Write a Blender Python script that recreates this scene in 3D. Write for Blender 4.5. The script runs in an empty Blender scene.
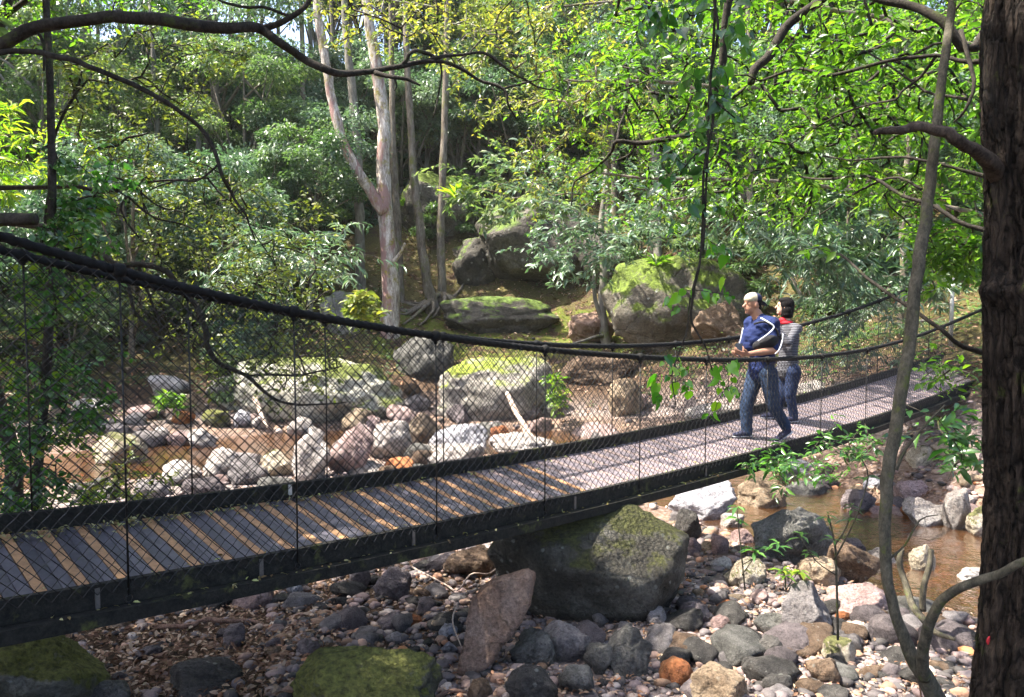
import bpy, bmesh, math, random
import numpy as np
from mathutils import Vector, Matrix, noise, Euler
from math import radians as R, sin, cos, pi
rnd = random.Random(7)
nr = np.random.RandomState(7)
scene = bpy.context.scene
COL = scene.collection
F = 800.0
PITCH = math.atan(48/800)
CP, SP = cos(PITCH), sin(PITCH)

# ---------------------------------------------------------------- basic helpers
def ray(px, py):
    a = (px-512)/F; b = -(py-348.5)/F
    return Vector((a, CP + b*SP, -SP + b*CP))
def P(px, py, D):
    return ray(px, py)*D
def tag(o, label=None, cat=None, group=None, kind=None):
    if label: o['label'] = label
    if cat: o['category'] = cat
    if group: o['group'] = group
    if kind: o['kind'] = kind
    return o
def link(o, parent=None):
    COL.objects.link(o)
    if parent is not None: o.parent = parent
    return o
def empty(name, loc=(0, 0, 0), label=None, cat=None, group=None):
    o = bpy.data.objects.new(name, None); link(o)
    o.location = loc; o.empty_display_size = .1
    return tag(o, label, cat, group)
def mesh_obj(name, verts, faces, mats, parent=None, smooth=True, origin=None, fmat=None):
    """verts are world coordinates; origin (a point) becomes the object's origin"""
    v = np.asarray(verts, dtype=np.float32).reshape(-1, 3)
    if origin is None and parent is not None: origin = world_loc(parent)
    if origin is not None: v = v - np.asarray(origin, dtype=np.float32)
    me = bpy.data.meshes.new(name)
    me.from_pydata(v.tolist(), [], faces)
    for m in (mats if isinstance(mats, (list, tuple)) else [mats]): me.materials.append(m)
    if fmat is not None: me.polygons.foreach_set('material_index', np.asarray(fmat, dtype=np.int32))
    if smooth: me.polygons.foreach_set('use_smooth', np.ones(len(me.polygons), dtype=bool))
    me.update()
    o = bpy.data.objects.new(name, me); link(o, parent)
    if parent is None and origin is not None: o.location = origin
    return o
def world_loc(o):
    l = Vector((0, 0, 0))
    while o is not None: l = l + o.location; o = o.parent
    return l
class TB:
    """collects tubes and boxes into one mesh"""
    def __init__(s): s.v = []; s.f = []; s.m = []
    def tube(s, pts, rad, n=6, caps=True, mi=0, lobes=0, twist=0, lob=.0, rough=0):
        pts = [Vector(p) for p in pts]
        if len(pts) < 2: return
        if not hasattr(rad, '__len__'): rad = [rad]*len(pts)
        b = len(s.v); up = None; L = 0
        for i, p in enumerate(pts):
            t = (pts[min(i+1, len(pts)-1)] - pts[max(i-1, 0)])
            if t.length < 1e-9: t = Vector((0, 0, 1))
            t.normalize()
            if up is None:
                up = Vector((0, 0, 1)) if abs(t.z) < .9 else Vector((1, 0, 0))
            sd = t.cross(up); sd.normalize(); up = sd.cross(t); up.normalize()
            if i: L += (p-pts[i-1]).length
            for k in range(n):
                a = 2*pi*k/n
                r = rad[i]
                if lobes: r = r*(1+lob*cos(lobes*(a+L*twist)))
                if rough:
                    r *= 1+rough*noise.noise(Vector((cos(a)*1.5, sin(a)*1.5, L*3.1+b*.01)))
                s.v.append(tuple(p + sd*(cos(a)*r) + up*(sin(a)*r)))
        for i in range(len(pts)-1):
            for k in range(n):
                k2 = (k+1) % n
                s.f.append((b+i*n+k, b+i*n+k2, b+(i+1)*n+k2, b+(i+1)*n+k)); s.m.append(mi)
        if caps:
            s.f.append(tuple(b+k for k in range(n))[::-1]); s.m.append(mi)
            e = b+(len(pts)-1)*n
            s.f.append(tuple(e+k for k in range(n))); s.m.append(mi)
    def sweep(s, rings, mi=0, closed=True):
        b = len(s.v); n = len(rings[0])
        for r in rings: s.v.extend([tuple(q) for q in r])
        for i in range(len(rings)-1):
            for k in range(n):
                k2 = (k+1) % n
                s.f.append((b+i*n+k, b+i*n+k2, b+(i+1)*n+k2, b+(i+1)*n+k)); s.m.append(mi)
        s.f.append(tuple(b+k for k in range(n))[::-1]); s.m.append(mi)
        e = b+(len(rings)-1)*n
        s.f.append(tuple(e+k for k in range(n))); s.m.append(mi)
    def build(s, name, mats, parent=None, smooth=True, origin=None):
        return mesh_obj(name, s.v, s.f, mats, parent, smooth, origin, s.m)
def smooth_path(pts, k=3):
    """catmull-rom resample; pts are tuples of any length"""
    pts = [np.array(p, dtype=float) for p in pts]
    out = []
    for i in range(len(pts)-1):
        p0 = pts[max(i-1, 0)]; p1 = pts[i]; p2 = pts[i+1]; p3 = pts[min(i+2, len(pts)-1)]
        for j in range(k):
            t = j/k
            out.append(.5*((2*p1)+(-p0+p2)*t+(2*p0-5*p1+4*p2-p3)*t*t+(-p0+3*p1-3*p2+p3)*t**3))
    out.append(pts[-1])
    return out

# ---------------------------------------------------------------- materials
def new_mat(name):
    m = bpy.data.materials.new(name); m.use_nodes = True
    nt = m.node_tree
    return m, nt, nt.nodes, nt.links, nt.nodes['Principled BSDF'], nt.nodes['Material Output']
def ramp(nodes, stops, interp='LINEAR'):
    n = nodes.new('ShaderNodeValToRGB'); n.color_ramp.interpolation = interp
    while len(n.color_ramp.elements) < len(stops): n.color_ramp.elements.new(1)
    for e, (p, c) in zip(n.color_ramp.elements, stops):
        e.position = p; e.color = (c[0], c[1], c[2], 1) if hasattr(c, '__len__') else (c, c, c, 1)
    return n
def noise_node(nodes, links, vec, scale, detail=4, rough=.6):
    n = nodes.new('ShaderNodeTexNoise'); n.inputs['Scale'].default_value = scale
    n.inputs['Detail'].default_value = detail; n.inputs['Roughness'].default_value = rough
    if vec is not None: links.new(vec, n.inputs['Vector'])
    return n
def mix(nodes, links, fac, a, b, mode='MIX'):
    n = nodes.new('ShaderNodeMix'); n.data_type = 'RGBA'; n.blend_type = mode
    for s, v in ((n.inputs[0], fac), (n.inputs[6], a), (n.inputs[7], b)):
        if hasattr(v, 'is_output') or hasattr(v, 'links'): links.new(v, s)
        elif hasattr(v, '__len__'): s.default_value = (v[0], v[1], v[2], 1)
        else: s.default_value = v if s.type == 'VALUE' else (v, v, v, 1)
    return n.outputs[2]
def math_node(nodes, links, op, a, b=None, clamp=False):
    n = nodes.new('ShaderNodeMath'); n.operation = op; n.use_clamp = clamp
    for i, v in enumerate((a, b)):
        if v is None: continue
        if hasattr(v, 'links'): links.new(v, n.inputs[i])
        else: n.inputs[i].default_value = v
    return n.outputs[0]
def obj_vec(nodes, links, spread=30):
    tc = nodes.new('ShaderNodeTexCoord'); oi = nodes.new('ShaderNodeObjectInfo')
    ml = math_node(nodes, links, 'MULTIPLY', oi.outputs['Random'], spread)
    ad = nodes.new('ShaderNodeVectorMath'); ad.operation = 'ADD'
    links.new(tc.outputs['Object'], ad.inputs[0]); links.new(ml, ad.inputs[1])
    return ad.outputs[0], oi
def bump(nodes, links, h, strength, dist, bsdf, prev=None):
    b = nodes.new('ShaderNodeBump'); b.inputs['Strength'].default_value = strength
    b.inputs['Distance'].default_value = dist
    links.new(h, b.inputs['Height'])
    if prev is not None: links.new(prev, b.inputs['Normal'])
    if bsdf is not None: links.new(b.outputs[0], bsdf.inputs['Normal'])
    return b.outputs[0]
def rock_mat(name, c1, c2, c3=None, moss=0., lichen=0., mosscol=(.10, .15, .018), rough=.85, sc=3.0, gloss=.35):
    m, nt, N, L, B, O = new_mat(name)
    vec, oi = obj_vec(N, L)
    n1 = noise_node(N, L, vec, sc, 6, .65)
    c3 = c3 or tuple(min(1, x*1.5) for x in c2)
    r1 = ramp(N, [(.32, c1), (.52, c2), (.72, c3)]); L.new(n1.outputs[0], r1.inputs[0])
    n2 = noise_node(N, L, vec, sc*14, 5, .75)
    r2 = ramp(N, [(.33, .42), (.5, .95), (.67, 1.45)]); L.new(n2.outputs[0], r2.inputs[0])
    col = mix(N, L, .85, r1.outputs[0], r2.outputs[0], 'MULTIPLY')
    hv = math_node(N, L, 'ADD', math_node(N, L, 'MULTIPLY', oi.outputs['Random'], .5), .75)
    col = mix(N, L, 1., col, hv, 'MULTIPLY')
    if lichen > 0:
        vo = N.new('ShaderNodeTexVoronoi'); vo.inputs['Scale'].default_value = sc*3.2; L.new(vec, vo.inputs['Vector'])
        n3 = noise_node(N, L, vec, sc*1.3, 3)
        d = math_node(N, L, 'ADD', vo.outputs['Distance'], math_node(N, L, 'MULTIPLY', n2.outputs[0], .35))
        r3 = ramp(N, [(.30, 1.), (.36, 0.)]); L.new(d, r3.inputs[0])
        r4 = ramp(N, [(.45, 0.), (.6, 1.)]); L.new(n3.outputs[0], r4.inputs[0])
        f = math_node(N, L, 'MULTIPLY', math_node(N, L, 'MULTIPLY', r3.outputs[0], r4.outputs[0]), lichen)
        col = mix(N, L, f, col, (.55, .57, .50))
    if moss > 0:
        g = N.new('ShaderNodeNewGeometry'); sx = N.new('ShaderNodeSeparateXYZ'); L.new(g.outputs['Normal'], sx.inputs[0])
        n4 = noise_node(N, L, vec, sc*.9, 5, .7)
        v = math_node(N, L, 'ADD', math_node(N, L, 'MULTIPLY', sx.outputs[2], .36), math_node(N, L, 'MULTIPLY', n4.outputs[0], 1.35))
        r5 = ramp(N, [(1.0-.5*moss, 0.), (1.14-.5*moss, 1.)]); L.new(v, r5.inputs[0])
        n5 = noise_node(N, L, vec, sc*9, 4, .7)
        r6 = ramp(N, [(.32, tuple(x*.3 for x in mosscol)), (.5, tuple(x*.8 for x in mosscol)), (.68, tuple(x*1.3 for x in mosscol))]); L.new(n5.outputs[0], r6.inputs[0])
        col = mix(N, L, r5.outputs[0], col, r6.outputs[0])
    L.new(col, B.inputs['Base Color'])
    B.inputs['Roughness'].default_value = rough
    B.inputs['Specular IOR Level'].default_value = gloss
    wn = noise_node(N, L, vec, sc*.8, 3); wv = N.new('ShaderNodeVectorMath'); wv.operation = 'MULTIPLY_ADD'; L.new(wn.outputs[1], wv.inputs[0]); wv.inputs[1].default_value = (.9, .9, .9); L.new(vec, wv.inputs[2])
    vc = N.new('ShaderNodeTexVoronoi'); vc.feature = 'DISTANCE_TO_EDGE'; vc.inputs['Scale'].default_value = sc*.75; L.new(wv.outputs[0], vc.inputs['Vector'])
    rc = ramp(N, [(0, 0.), (.025, .6), (.07, 1.)]); L.new(vc.outputs['Distance'], rc.inputs[0])
    n7 = noise_node(N, L, vec, sc*1.1, 2); rg = ramp(N, [(.48, 1.), (.6, 0.)]); L.new(n7.outputs[0], rg.inputs[0])
    ck = math_node(N, L, 'MAXIMUM', rc.outputs[0], rg.outputs[0])
    L.new(mix(N, L, 1., col, math_node(N, L, 'ADD', math_node(N, L, 'MULTIPLY', ck, .45), .55), 'MULTIPLY'), B.inputs['Base Color'])
    b1 = bump(N, L, n1.outputs[0], 1., .16, None)
    b2 = bump(N, L, ck, .7, .05, None, b1)
    bump(N, L, n2.outputs[0], 1., .045, B, b2)
    return m
def leaf_mat(name, cols, trans, tfac=.42, gloss=.4, rough=.45):
    """cols: albedo ramp across leaves, trans: (r,g,b) multiplier for light coming through"""
    m, nt, N, L, B, O = new_mat(name)
    at = N.new('ShaderNodeAttribute'); at.attribute_name = 'v'
    oi = N.new('ShaderNodeObjectInfo')
    v = math_node(N, L, 'ADD', at.outputs['Fac'], math_node(N, L, 'MULTIPLY', math_node(N, L, 'SUBTRACT', oi.outputs['Random'], .5), .5), True)
    r = ramp(N, [(i/(len(cols)-1), c) for i, c in enumerate(cols)]); L.new(v, r.inputs[0])
    L.new(r.outputs[0], B.inputs['Base Color'])
    B.inputs['Roughness'].default_value = rough; B.inputs['Specular IOR Level'].default_value = gloss
    tr = N.new('ShaderNodeBsdfTranslucent')
    L.new(mix(N, L, 1., r.outputs[0], trans, 'MULTIPLY'), tr.inputs[0])
    ms = N.new('ShaderNodeMixShader'); ms.inputs[0].default_value = tfac
    L.new(B.outputs[0], ms.inputs[1]); L.new(tr.outputs[0], ms.inputs[2]); L.new(ms.outputs[0], O.inputs[0])
    return m
def bark_mat(name, c1, c2, sc=8, moss=0., stretch=.18, mosscol=(.10, .13, .02), bumpd=.03, patch=None, plates=0):
    m, nt, N, L, B, O = new_mat(name)
    vec, oi = obj_vec(N, L, 10)
    mp = N.new('ShaderNodeMapping'); mp.inputs['Scale'].default_value = (1, 1, stretch); L.new(vec, mp.inputs[0])
    n1 = noise_node(N, L, mp.outputs[0], sc, 6, .7)
    r1 = ramp(N, [(.35, c1), (.65, c2)]); L.new(n1.outputs[0], r1.inputs[0]); col = r1.outputs[0]
    n2 = noise_node(N, L, mp.outputs[0], sc*4, 5, .7)
    r2 = ramp(N, [(.3, .55), (.7, 1.25)]); L.new(n2.outputs[0], r2.inputs[0])
    col = mix(N, L, .7, col, r2.outputs[0], 'MULTIPLY')
    if patch:
        n4 = noise_node(N, L, mp.outputs[0], sc*.35, 4, .6)
        r4 = ramp(N, [(.5, 0.), (.58, 1.)]); L.new(n4.outputs[0], r4.inputs[0])
        col = mix(N, L, r4.outputs[0], col, patch)
    if moss > 0:
        n3 = noise_node(N, L, vec, sc*.4, 5, .7)
        r3 = ramp(N, [(.62-.2*moss, 0.), (.75-.2*moss, 1.)]); L.new(n3.outputs[0], r3.inputs[0])
        col = mix(N, L, r3.outputs[0], col, mosscol)
    hp_ = None
    if plates:
        wn = noise_node(N, L, vec, 6, 3); wv = N.new('ShaderNodeVectorMath'); wv.operation = 'MULTIPLY_ADD'; L.new(wn.outputs[1], wv.inputs[0]); wv.inputs[1].default_value = (.06, .06, .06); L.new(vec, wv.inputs[2])
        m2 = N.new('ShaderNodeMapping'); m2.inputs['Scale'].default_value = (1, 1, .22); L.new(wv.outputs[0], m2.inputs[0])
        vc = N.new('ShaderNodeTexVoronoi'); vc.feature = 'DISTANCE_TO_EDGE'; vc.inputs['Scale'].default_value = plates; L.new(m2.outputs[0], vc.inputs['Vector'])
        rc = ramp(N, [(0, 0.), (.10, .55), (.28, 1.)]); L.new(vc.outputs['Distance'], rc.inputs[0]); hp_ = rc.outputs[0]
        col = mix(N, L, 1., col, math_node(N, L, 'ADD', math_node(N, L, 'MULTIPLY', hp_, .8), .2), 'MULTIPLY')
    L.new(col, B.inputs['Base Color']); B.inputs['Roughness'].default_value = .9
    B.inputs['Specular IOR Level'].default_value = .2
    b1 = bump(N, L, n1.outputs[0], .8, bumpd, None)
    if hp_ is not None: b1 = bump(N, L, hp_, .9, .03, None, b1)
    bump(N, L, n2.outputs[0], .6, bumpd*.4, B, b1)
    return m
def plain_mat(name, c, rough=.7, metal=0., var=.25, sc=30, spec=.4, bmp=.0):
    m, nt, N, L, B, O = new_mat(name)
    vec, oi = obj_vec(N, L, 5)
    n = noise_node(N, L, vec, sc, 4, .65)
    r = ramp(N, [(.3, tuple(x*(1-var) for x in c)), (.7, tuple(min(1, x*(1+var)) for x in c))]); L.new(n.outputs[0], r.inputs[0])
    L.new(r.outputs[0], B.inputs['Base Color']); B.inputs['Roughness'].default_value = rough
    B.inputs['Metallic'].default_value = metal; B.inputs['Specular IOR Level'].default_value = spec
    if bmp: bump(N, L, n.outputs[0], .6, bmp, B)
    return m

M = {}
M['grey'] = rock_mat('rock_grey', (.14, .125, .12), (.24, .215, .21), (.36, .33, .32), lichen=.4)
M['purple'] = rock_mat('rock_purple_grey', (.085, .07, .072), (.155, .128, .13), (.26, .215, .21))
M['pale'] = rock_mat('rock_pale', (.22, .185, .165), (.40, .36, .33), (.62, .58, .54), lichen=.2)
M['cream'] = rock_mat('rock_cream', (.30, .24, .16), (.52, .45, .34), (.66, .60, .50), moss=.12, mosscol=(.17, .17, .06))
M['pink'] = rock_mat('rock_pink', (.24, .15, .13), (.38, .27, .25), (.52, .42, .39))
M['tan'] = rock_mat('rock_tan', (.19, .13, .08), (.32, .24, .16), (.46, .37, .27), lichen=.3)
M['rust'] = rock_mat('rock_rust', (.22, .075, .03), (.40, .15, .055), (.5, .26, .12))
M['dark'] = rock_mat('rock_dark', (.032, .029, .027), (.07, .064, .058), (.15, .138, .125), lichen=.3)
M['slate'] = rock_mat('rock_slate', (.075, .072, .064), (.15, .145, .13), (.29, .275, .25), lichen=.3)
M['blue'] = rock_mat('rock_bluish', (.24, .235, .26), (.42, .41, .44), (.62, .61, .63), lichen=.3)
M['brown'] = rock_mat('rock_brown', (.10, .06, .035), (.19, .125, .08), (.29, .21, .15), lichen=.35)
M['sand'] = rock_mat('rock_sandstone', (.13, .075, .05), (.23, .15, .11), (.34, .25, .20), lichen=.2)
M['mossdark'] = rock_mat('rock_moss_dark', (.032, .028, .022), (.075, .068, .052), (.18, .17, .145), moss=.24, lichen=.35, mosscol=(.088, .090, .026))
M['mossy'] = rock_mat('rock_mossy', (.08, .075, .05), (.15, .14, .10), (.27, .26, .22), moss=.62, lichen=.8, mosscol=(.17, .175, .04))
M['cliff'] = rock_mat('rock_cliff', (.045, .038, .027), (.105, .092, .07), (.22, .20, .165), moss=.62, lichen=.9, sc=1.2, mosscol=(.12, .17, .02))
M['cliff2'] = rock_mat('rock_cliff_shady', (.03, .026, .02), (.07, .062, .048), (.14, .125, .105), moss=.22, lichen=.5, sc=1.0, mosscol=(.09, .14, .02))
M['bigpale'] = rock_mat('rock_boulder_pale', (.25, .23, .18), (.42, .40, .33), (.60, .57, .50), moss=.30, lichen=.6, sc=1.3, mosscol=(.16, .19, .04))
M['bigmosstop'] = rock_mat('rock_boulder_mosstop', (.20, .18, .15), (.36, .33, .29), (.56, .53, .48), moss=.30, lichen=.5, sc=1.1, mosscol=(.22, .27, .03))

M['leaf_far'] = leaf_mat('leaf_far', [(.036, .075, .034), (.06, .108, .048), (.098, .15, .068), (.19, .225, .11)], (1.6, 1.9, .8), .38, .5, .4)
M['leaf_grey'] = leaf_mat('leaf_grey_green', [(.045, .095, .052), (.072, .13, .075), (.115, .175, .11), (.21, .26, .185)], (1.2, 1.5, .8), .3, .6, .35)
M['leaf_olive'] = leaf_mat('leaf_olive', [(.07, .10, .025), (.11, .15, .035), (.18, .205, .045), (.32, .29, .06)], (1.4, 1.5, .7), .45, .4)
M['leaf_bright'] = leaf_mat('leaf_bright', [(.04, .09, .015), (.075, .155, .02), (.125, .215, .028), (.26, .30, .04)], (1.5, 1.9, .6), .52, .5, .38)
M['leaf_dark'] = leaf_mat('leaf_dark', [(.02, .06, .018), (.03, .085, .022), (.05, .13, .03), (.10, .22, .04)], (1.5, 2.2, .7), .35, .7, .28)
M['leaf_dead'] = leaf_mat('leaf_dead', [(.11, .055, .032), (.20, .11, .065), (.31, .20, .125), (.46, .35, .25), (.36, .15, .07)], (1.1, 1, .8), .15, .3, .7)
M['leaf_litter_deck'] = leaf_mat('leaf_fallen_yellowish', [(.14, .09, .04), (.25, .22, .07), (.40, .37, .20), (.3, .36, .08)], (1, 1, .8), .2, .3, .7)

M['bark_big'] = bark_mat('bark_foreground', (.009, .006, .0045), (.085, .062, .046), 15, moss=.10, stretch=.2, bumpd=.06, plates=24)
M['bark_dark'] = bark_mat('bark_dark', (.018, .015, .012), (.05, .042, .033), 25, moss=.25, stretch=.6, mosscol=(.06, .075, .02), bumpd=.01)
M['bark_sapling'] = bark_mat('bark_sapling', (.05, .045, .032), (.12, .105, .075), 30, moss=.35, stretch=.5, mosscol=(.085, .10, .025), bumpd=.008)
M['bark_pale'] = bark_mat('bark_pale', (.17, .13, .10), (.58, .52, .45), 8, moss=.42, stretch=.25, mosscol=(.20, .17, .03), bumpd=.03, patch=(.25, .15, .13))
M['bark_mid'] = bark_mat('bark_mid', (.09, .07, .05), (.22, .19, .15), 6, moss=.35, stretch=.3, mosscol=(.11, .12, .03))
M['bark_far'] = bark_mat('bark_far', (.10, .09, .07), (.26, .24, .20), 3, moss=.2, stretch=.25)
M['deadwood'] = bark_mat('dead_wood', (.30, .22, .17), (.55, .45, .37), 20, moss=0, stretch=.3, bumpd=.005)
M['stick'] = bark_mat('fallen_stick', (.09, .05, .035), (.24, .15, .11), 25, stretch=.4, bumpd=.004)
# ================================================================ terrain
CH = [(14, 3.5), (9, 6), (5.3, 8.4), (4.4, 9.8), (3.85, 11.5), (2.2, 16), (-1.5, 17), (-4.3, 16.3), (-7.9, 13.9), (-14, 11), (-24, 8)]
WATER = -2.95
def chan(x, y):
    best = 1e9; side = 1
    for (ax, ay), (bx, by) in zip(CH[:-1], CH[1:]):
        dx, dy = bx-ax, by-ay
        t = max(0, min(1, ((x-ax)*dx+(y-ay)*dy)/(dx*dx+dy*dy)))
        qx, qy = ax+dx*t-x, ay+dy*t-y
        d = qx*qx+qy*qy
        if d < best:
            best = d; side = dx*(y-ay)-dy*(x-ax)
    return math.sqrt(best), (-1 if side > 0 else 1)      # side: -1 near (camera) bank, +1 far bank
def lerp_tab(x, tab):
    if x <= tab[0][0]: return tab[0][1]
    for (a, va), (b, vb) in zip(tab[:-1], tab[1:]):
        if x <= b: return va+(vb-va)*(x-a)/(b-a)
    return tab[-1][1]
def smin(a, b, k=.15):
    h = max(0, min(1, .5+.5*(b-a)/k)); return b+(a-b)*h-k*h*(1-h)
NEAR = [(-8, -1.0), (1.5, -1.6), (3, -2.05), (5, -2.55), (9, -2.78), (12, -2.84), (40, -2.84)]
FAR_L = [(1.83, -2.85), (3.6, -2.62), (5.5, -1.75), (8, -1.0), (12, 1.2), (20, 7.0), (32, 13.5), (60, 19)]
FAR_R = [(1.83, -2.85), (2.6, -2.5), (3.9, -1.55), (7, -.3), (12, 2.6), (20, 7.8), (32, 13.5), (60, 19)]
def side_of(x, y):
    # robust near/far test: polar position relative to the channel polyline
    d, _ = chan(x, y)
    # the y of the channel at this x along the ray from the camera
    a = math.atan2(x, y)
    for (ax, ay), (bx, by) in zip(CH[:-1], CH[1:]):
        a1, a2 = math.atan2(ax, ay), math.atan2(bx, by)
        lo, hi = min(a1, a2), max(a1, a2)
        if lo <= a <= hi:
            # intersection of the ray with the segment
            sx, sy = sin(a), cos(a); dx, dy = bx-ax, by-ay
            det = -sx*dy+sy*dx
            if abs(det) < 1e-9: continue
            r = (-ax*dy+ay*dx)/det
            return d, (1 if math.hypot(x, y) > r else -1)
    return d, -1
def ground_base(x, y):
    d, s = side_of(x, y) if y > -2 else (9, -1)
    carve = -3.28+.12*d*d if d < 3.5 else 0
    if s < 0:
        z = lerp_tab(y, NEAR)
        if d < 3.5: z = smin(z, carve, .12)
    else:
        f = max(0, min(1, (x-2.5)/3.5)); f = f*f*(3-2*f)
        z = carve if d < 1.83 else lerp_tab(d, FAR_L)*(1-f)+lerp_tab(d, FAR_R)*f
    return z, d, s
def ground_z(x, y):
    z, d, s = ground_base(x, y)
    v = Vector((x, y, 3.1))
    z += .05*noise.noise(v*1.6)+.02*noise.noise(v*6)
    if s > 0 and d > 3:
        k = min(1, (d-3)/4)
        z += k*(.35*noise.noise(v*.45)+.16*noise.noise(v*1.3)+.06*noise.noise(v*4))
    return z
def G(px, py, lvl=None):
    """first point where the ray through a pixel meets the ground (or the water)"""
    r = ray(px, py); t = 1.5; st = .1
    while t < 80:
        p = r*t
        g = ground_z(p.x, p.y)
        if lvl is not None: g = max(g, lvl)
        if p.z <= g:
            lo, hi = t-st, t
            for _ in range(8):
                m = (lo+hi)/2; q = r*m; g = ground_z(q.x, q.y)
                if lvl is not None: g = max(g, lvl)
                if q.z <= g: hi = m
                else: lo = m
            return r*hi
        st = .1 if t < 12 else .2
        t += st
    return r*80
# grid with finer spacing close to the camera
xs = []
u = np.linspace(-1, 1, 330); xs = np.sign(u)*(np.abs(u)**1.9)*60
ys = np.concatenate([np.linspace(-8, 1.5, 12, endpoint=False), 1.5+(np.linspace(0, 1, 330)**1.7)*80])
V = []; zone = []
for y in ys:
    for x in xs:
        z = ground_z(x, y); V.append((x, y, z))
        zb, d, s = ground_base(x, y)
        bed = 1 if d < 2.3 else max(0, 1-(d-2.3)/.8)
        nz = noise.noise(Vector((x*.7, y*.7, 9)))
        if s < 0:
            lit = (1 if x < -.4 + nz*.8 and y < 8.5 else 0)      # leaf litter corner
            if y < 3.2: lit = 1
            gr = 1-lit
        else:
            lit = 1; gr = 0
            if d < 4.2: gr = 1-max(0, (d-3)/1.2); lit = 1-gr
        moss = 1. if (s > 0 and 6.0 < d < 9.5 and -4 < x < 6) else (.4 if s > 0 and d > 5 else 0)
        zone.append((gr, moss, bed, 1))
nx, ny = len(xs), len(ys)
Fc = [(j*nx+i, j*nx+i+1, (j+1)*nx+i+1, (j+1)*nx+i) for j in range(ny-1) for i in range(nx-1)]
m, nt, N, L, B, O = new_mat('ground_litter_gravel')
tc = N.new('ShaderNodeTexCoord'); vec = tc.outputs['Object']
at = N.new('ShaderNodeAttribute'); at.attribute_name = 'zone'
sp = N.new('ShaderNodeSeparateColor'); L.new(at.outputs['Color'], sp.inputs[0])
na = noise_node(N, L, vec, 2.2, 6, .7); nb = noise_node(N, L, vec, 26, 5, .8)
vo = N.new('ShaderNodeTexVoronoi'); vo.inputs['Scale'].default_value = 22; L.new(vec, vo.inputs['Vector'])
vo.inputs['Randomness'].default_value = 1
soil = ramp(N, [(.3, (.030, .018, .011)), (.5, (.075, .046, .028)), (.68, (.155, .105, .068))]); L.new(nb.outputs[0], soil.inputs[0])
soil2 = ramp(N, [(.3, .6), (.7, 1.3)]); L.new(na.outputs[0], soil2.inputs[0])
soilc = mix(N, L, 1., soil.outputs[0], soil2.outputs[0], 'MULTIPLY')
gv = ramp(N, [(0, (.07, .06, .058)), (.35, (.17, .14, .13)), (.6, (.24, .19, .17)), (1, (.36, .31, .30))]); L.new(vo.outputs['Color'], gv.inputs[0])
gvd = ramp(N, [(.0, 1.), (.5, .5)]); L.new(vo.outputs['Distance'], gvd.inputs[0])
grc = mix(N, L, .8, gv.outputs[0], nb.outputs[0], 'OVERLAY')
bedc = ramp(N, [(.3, (.08, .038, .018)), (.5, (.18, .095, .042)), (.7, (.28, .17, .09))]); L.new(na.outputs[0], bedc.inputs[0])
mo = ramp(N, [(.3, (.035, .045, .010)), (.7, (.15, .17, .025))]); L.new(nb.outputs[0], mo.inputs[0])
col = mix(N, L, sp.outputs[0], soilc, grc)
mf = math_node(N, L, 'MULTIPLY', sp.outputs[1], 1.0)
mr = ramp(N, [(.42, 0.), (.50, 1.)]); L.new(na.outputs[0], mr.inputs[0])
mf = math_node(N, L, 'MULTIPLY', mf, mr.outputs[0])
col = mix(N, L, mf, col, mo.outputs[0])
col = mix(N, L, sp.outputs[2], col, mix(N, L, .5, bedc.outputs[0], grc, 'MIX'))
L.new(col, B.inputs['Base Color']); B.inputs['Roughness'].default_value = .95; B.inputs['Specular IOR Level'].default_value = .2
b1 = bump(N, L, nb.outputs[0], 1., .03, None); bump(N, L, vo.outputs['Distance'], .5, .02, B, b1)
M['ground'] = m
gnd = mesh_obj('ground', V, Fc, M['ground']); tag(gnd, kind='structure')
ca = gnd.data.color_attributes.new('zone', 'FLOAT_COLOR', 'POINT')
ca.data.foreach_set('color', np.array(zone, dtype=np.float32).ravel())

# water: a strip following the channel
m, nt, N, L, B, O = new_mat('creek_water_brown')
N.remove(B)
tc = N.new('ShaderNodeTexCoord')
n1 = noise_node(N, L, tc.outputs['Object'], 3.0, 4, .6); n2 = noise_node(N, L, tc.outputs['Object'], 12, 3, .6)
hh = math_node(N, L, 'ADD', n1.outputs[0], math_node(N, L, 'MULTIPLY', n2.outputs[0], .35))
bn = N.new('ShaderNodeBump'); bn.inputs['Strength'].default_value = .5; bn.inputs['Distance'].default_value = .06; L.new(hh, bn.inputs['Height'])
gl = N.new('ShaderNodeBsdfGlossy'); gl.inputs['Roughness'].default_value = .04; L.new(bn.outputs[0], gl.inputs['Normal'])
gl.inputs['Color'].default_value = (1, 1, 1, 1)
tp = N.new('ShaderNodeBsdfTransparent'); tp.inputs[0].default_value = (.72, .46, .22, 1)
df = N.new('ShaderNodeBsdfDiffuse'); df.inputs[0].default_value = (.15, .072, .028, 1)
ma = N.new('ShaderNodeMixShader'); ma.inputs[0].default_value = .38; L.new(tp.outputs[0], ma.inputs[1]); L.new(df.outputs[0], ma.inputs[2])
fr = N.new('ShaderNodeFresnel'); fr.inputs['IOR'].default_value = 1.33; L.new(bn.outputs[0], fr.inputs['Normal'])
mb = N.new('ShaderNodeMixShader'); L.new(math_node(N, L, 'MULTIPLY', fr.outputs[0], .6), mb.inputs[0]); L.new(ma.outputs[0], mb.inputs[1]); L.new(gl.outputs[0], mb.inputs[2])
L.new(mb.outputs[0], O.inputs[0]); M['water'] = m
wp = smooth_path(CH, 5); V = []; Fc = []
for i, p in enumerate(wp):
    t = wp[min(i+1, len(wp)-1)]-wp[max(i-1, 0)]; t = t/np.linalg.norm(t); nrm = np.array((-t[1], t[0]))
    for k in range(9):
        q = p+nrm*(k-4)*.62
        V.append((q[0], q[1], WATER+.012*noise.noise(Vector((q[0], q[1], 0))*1.5)))
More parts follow.
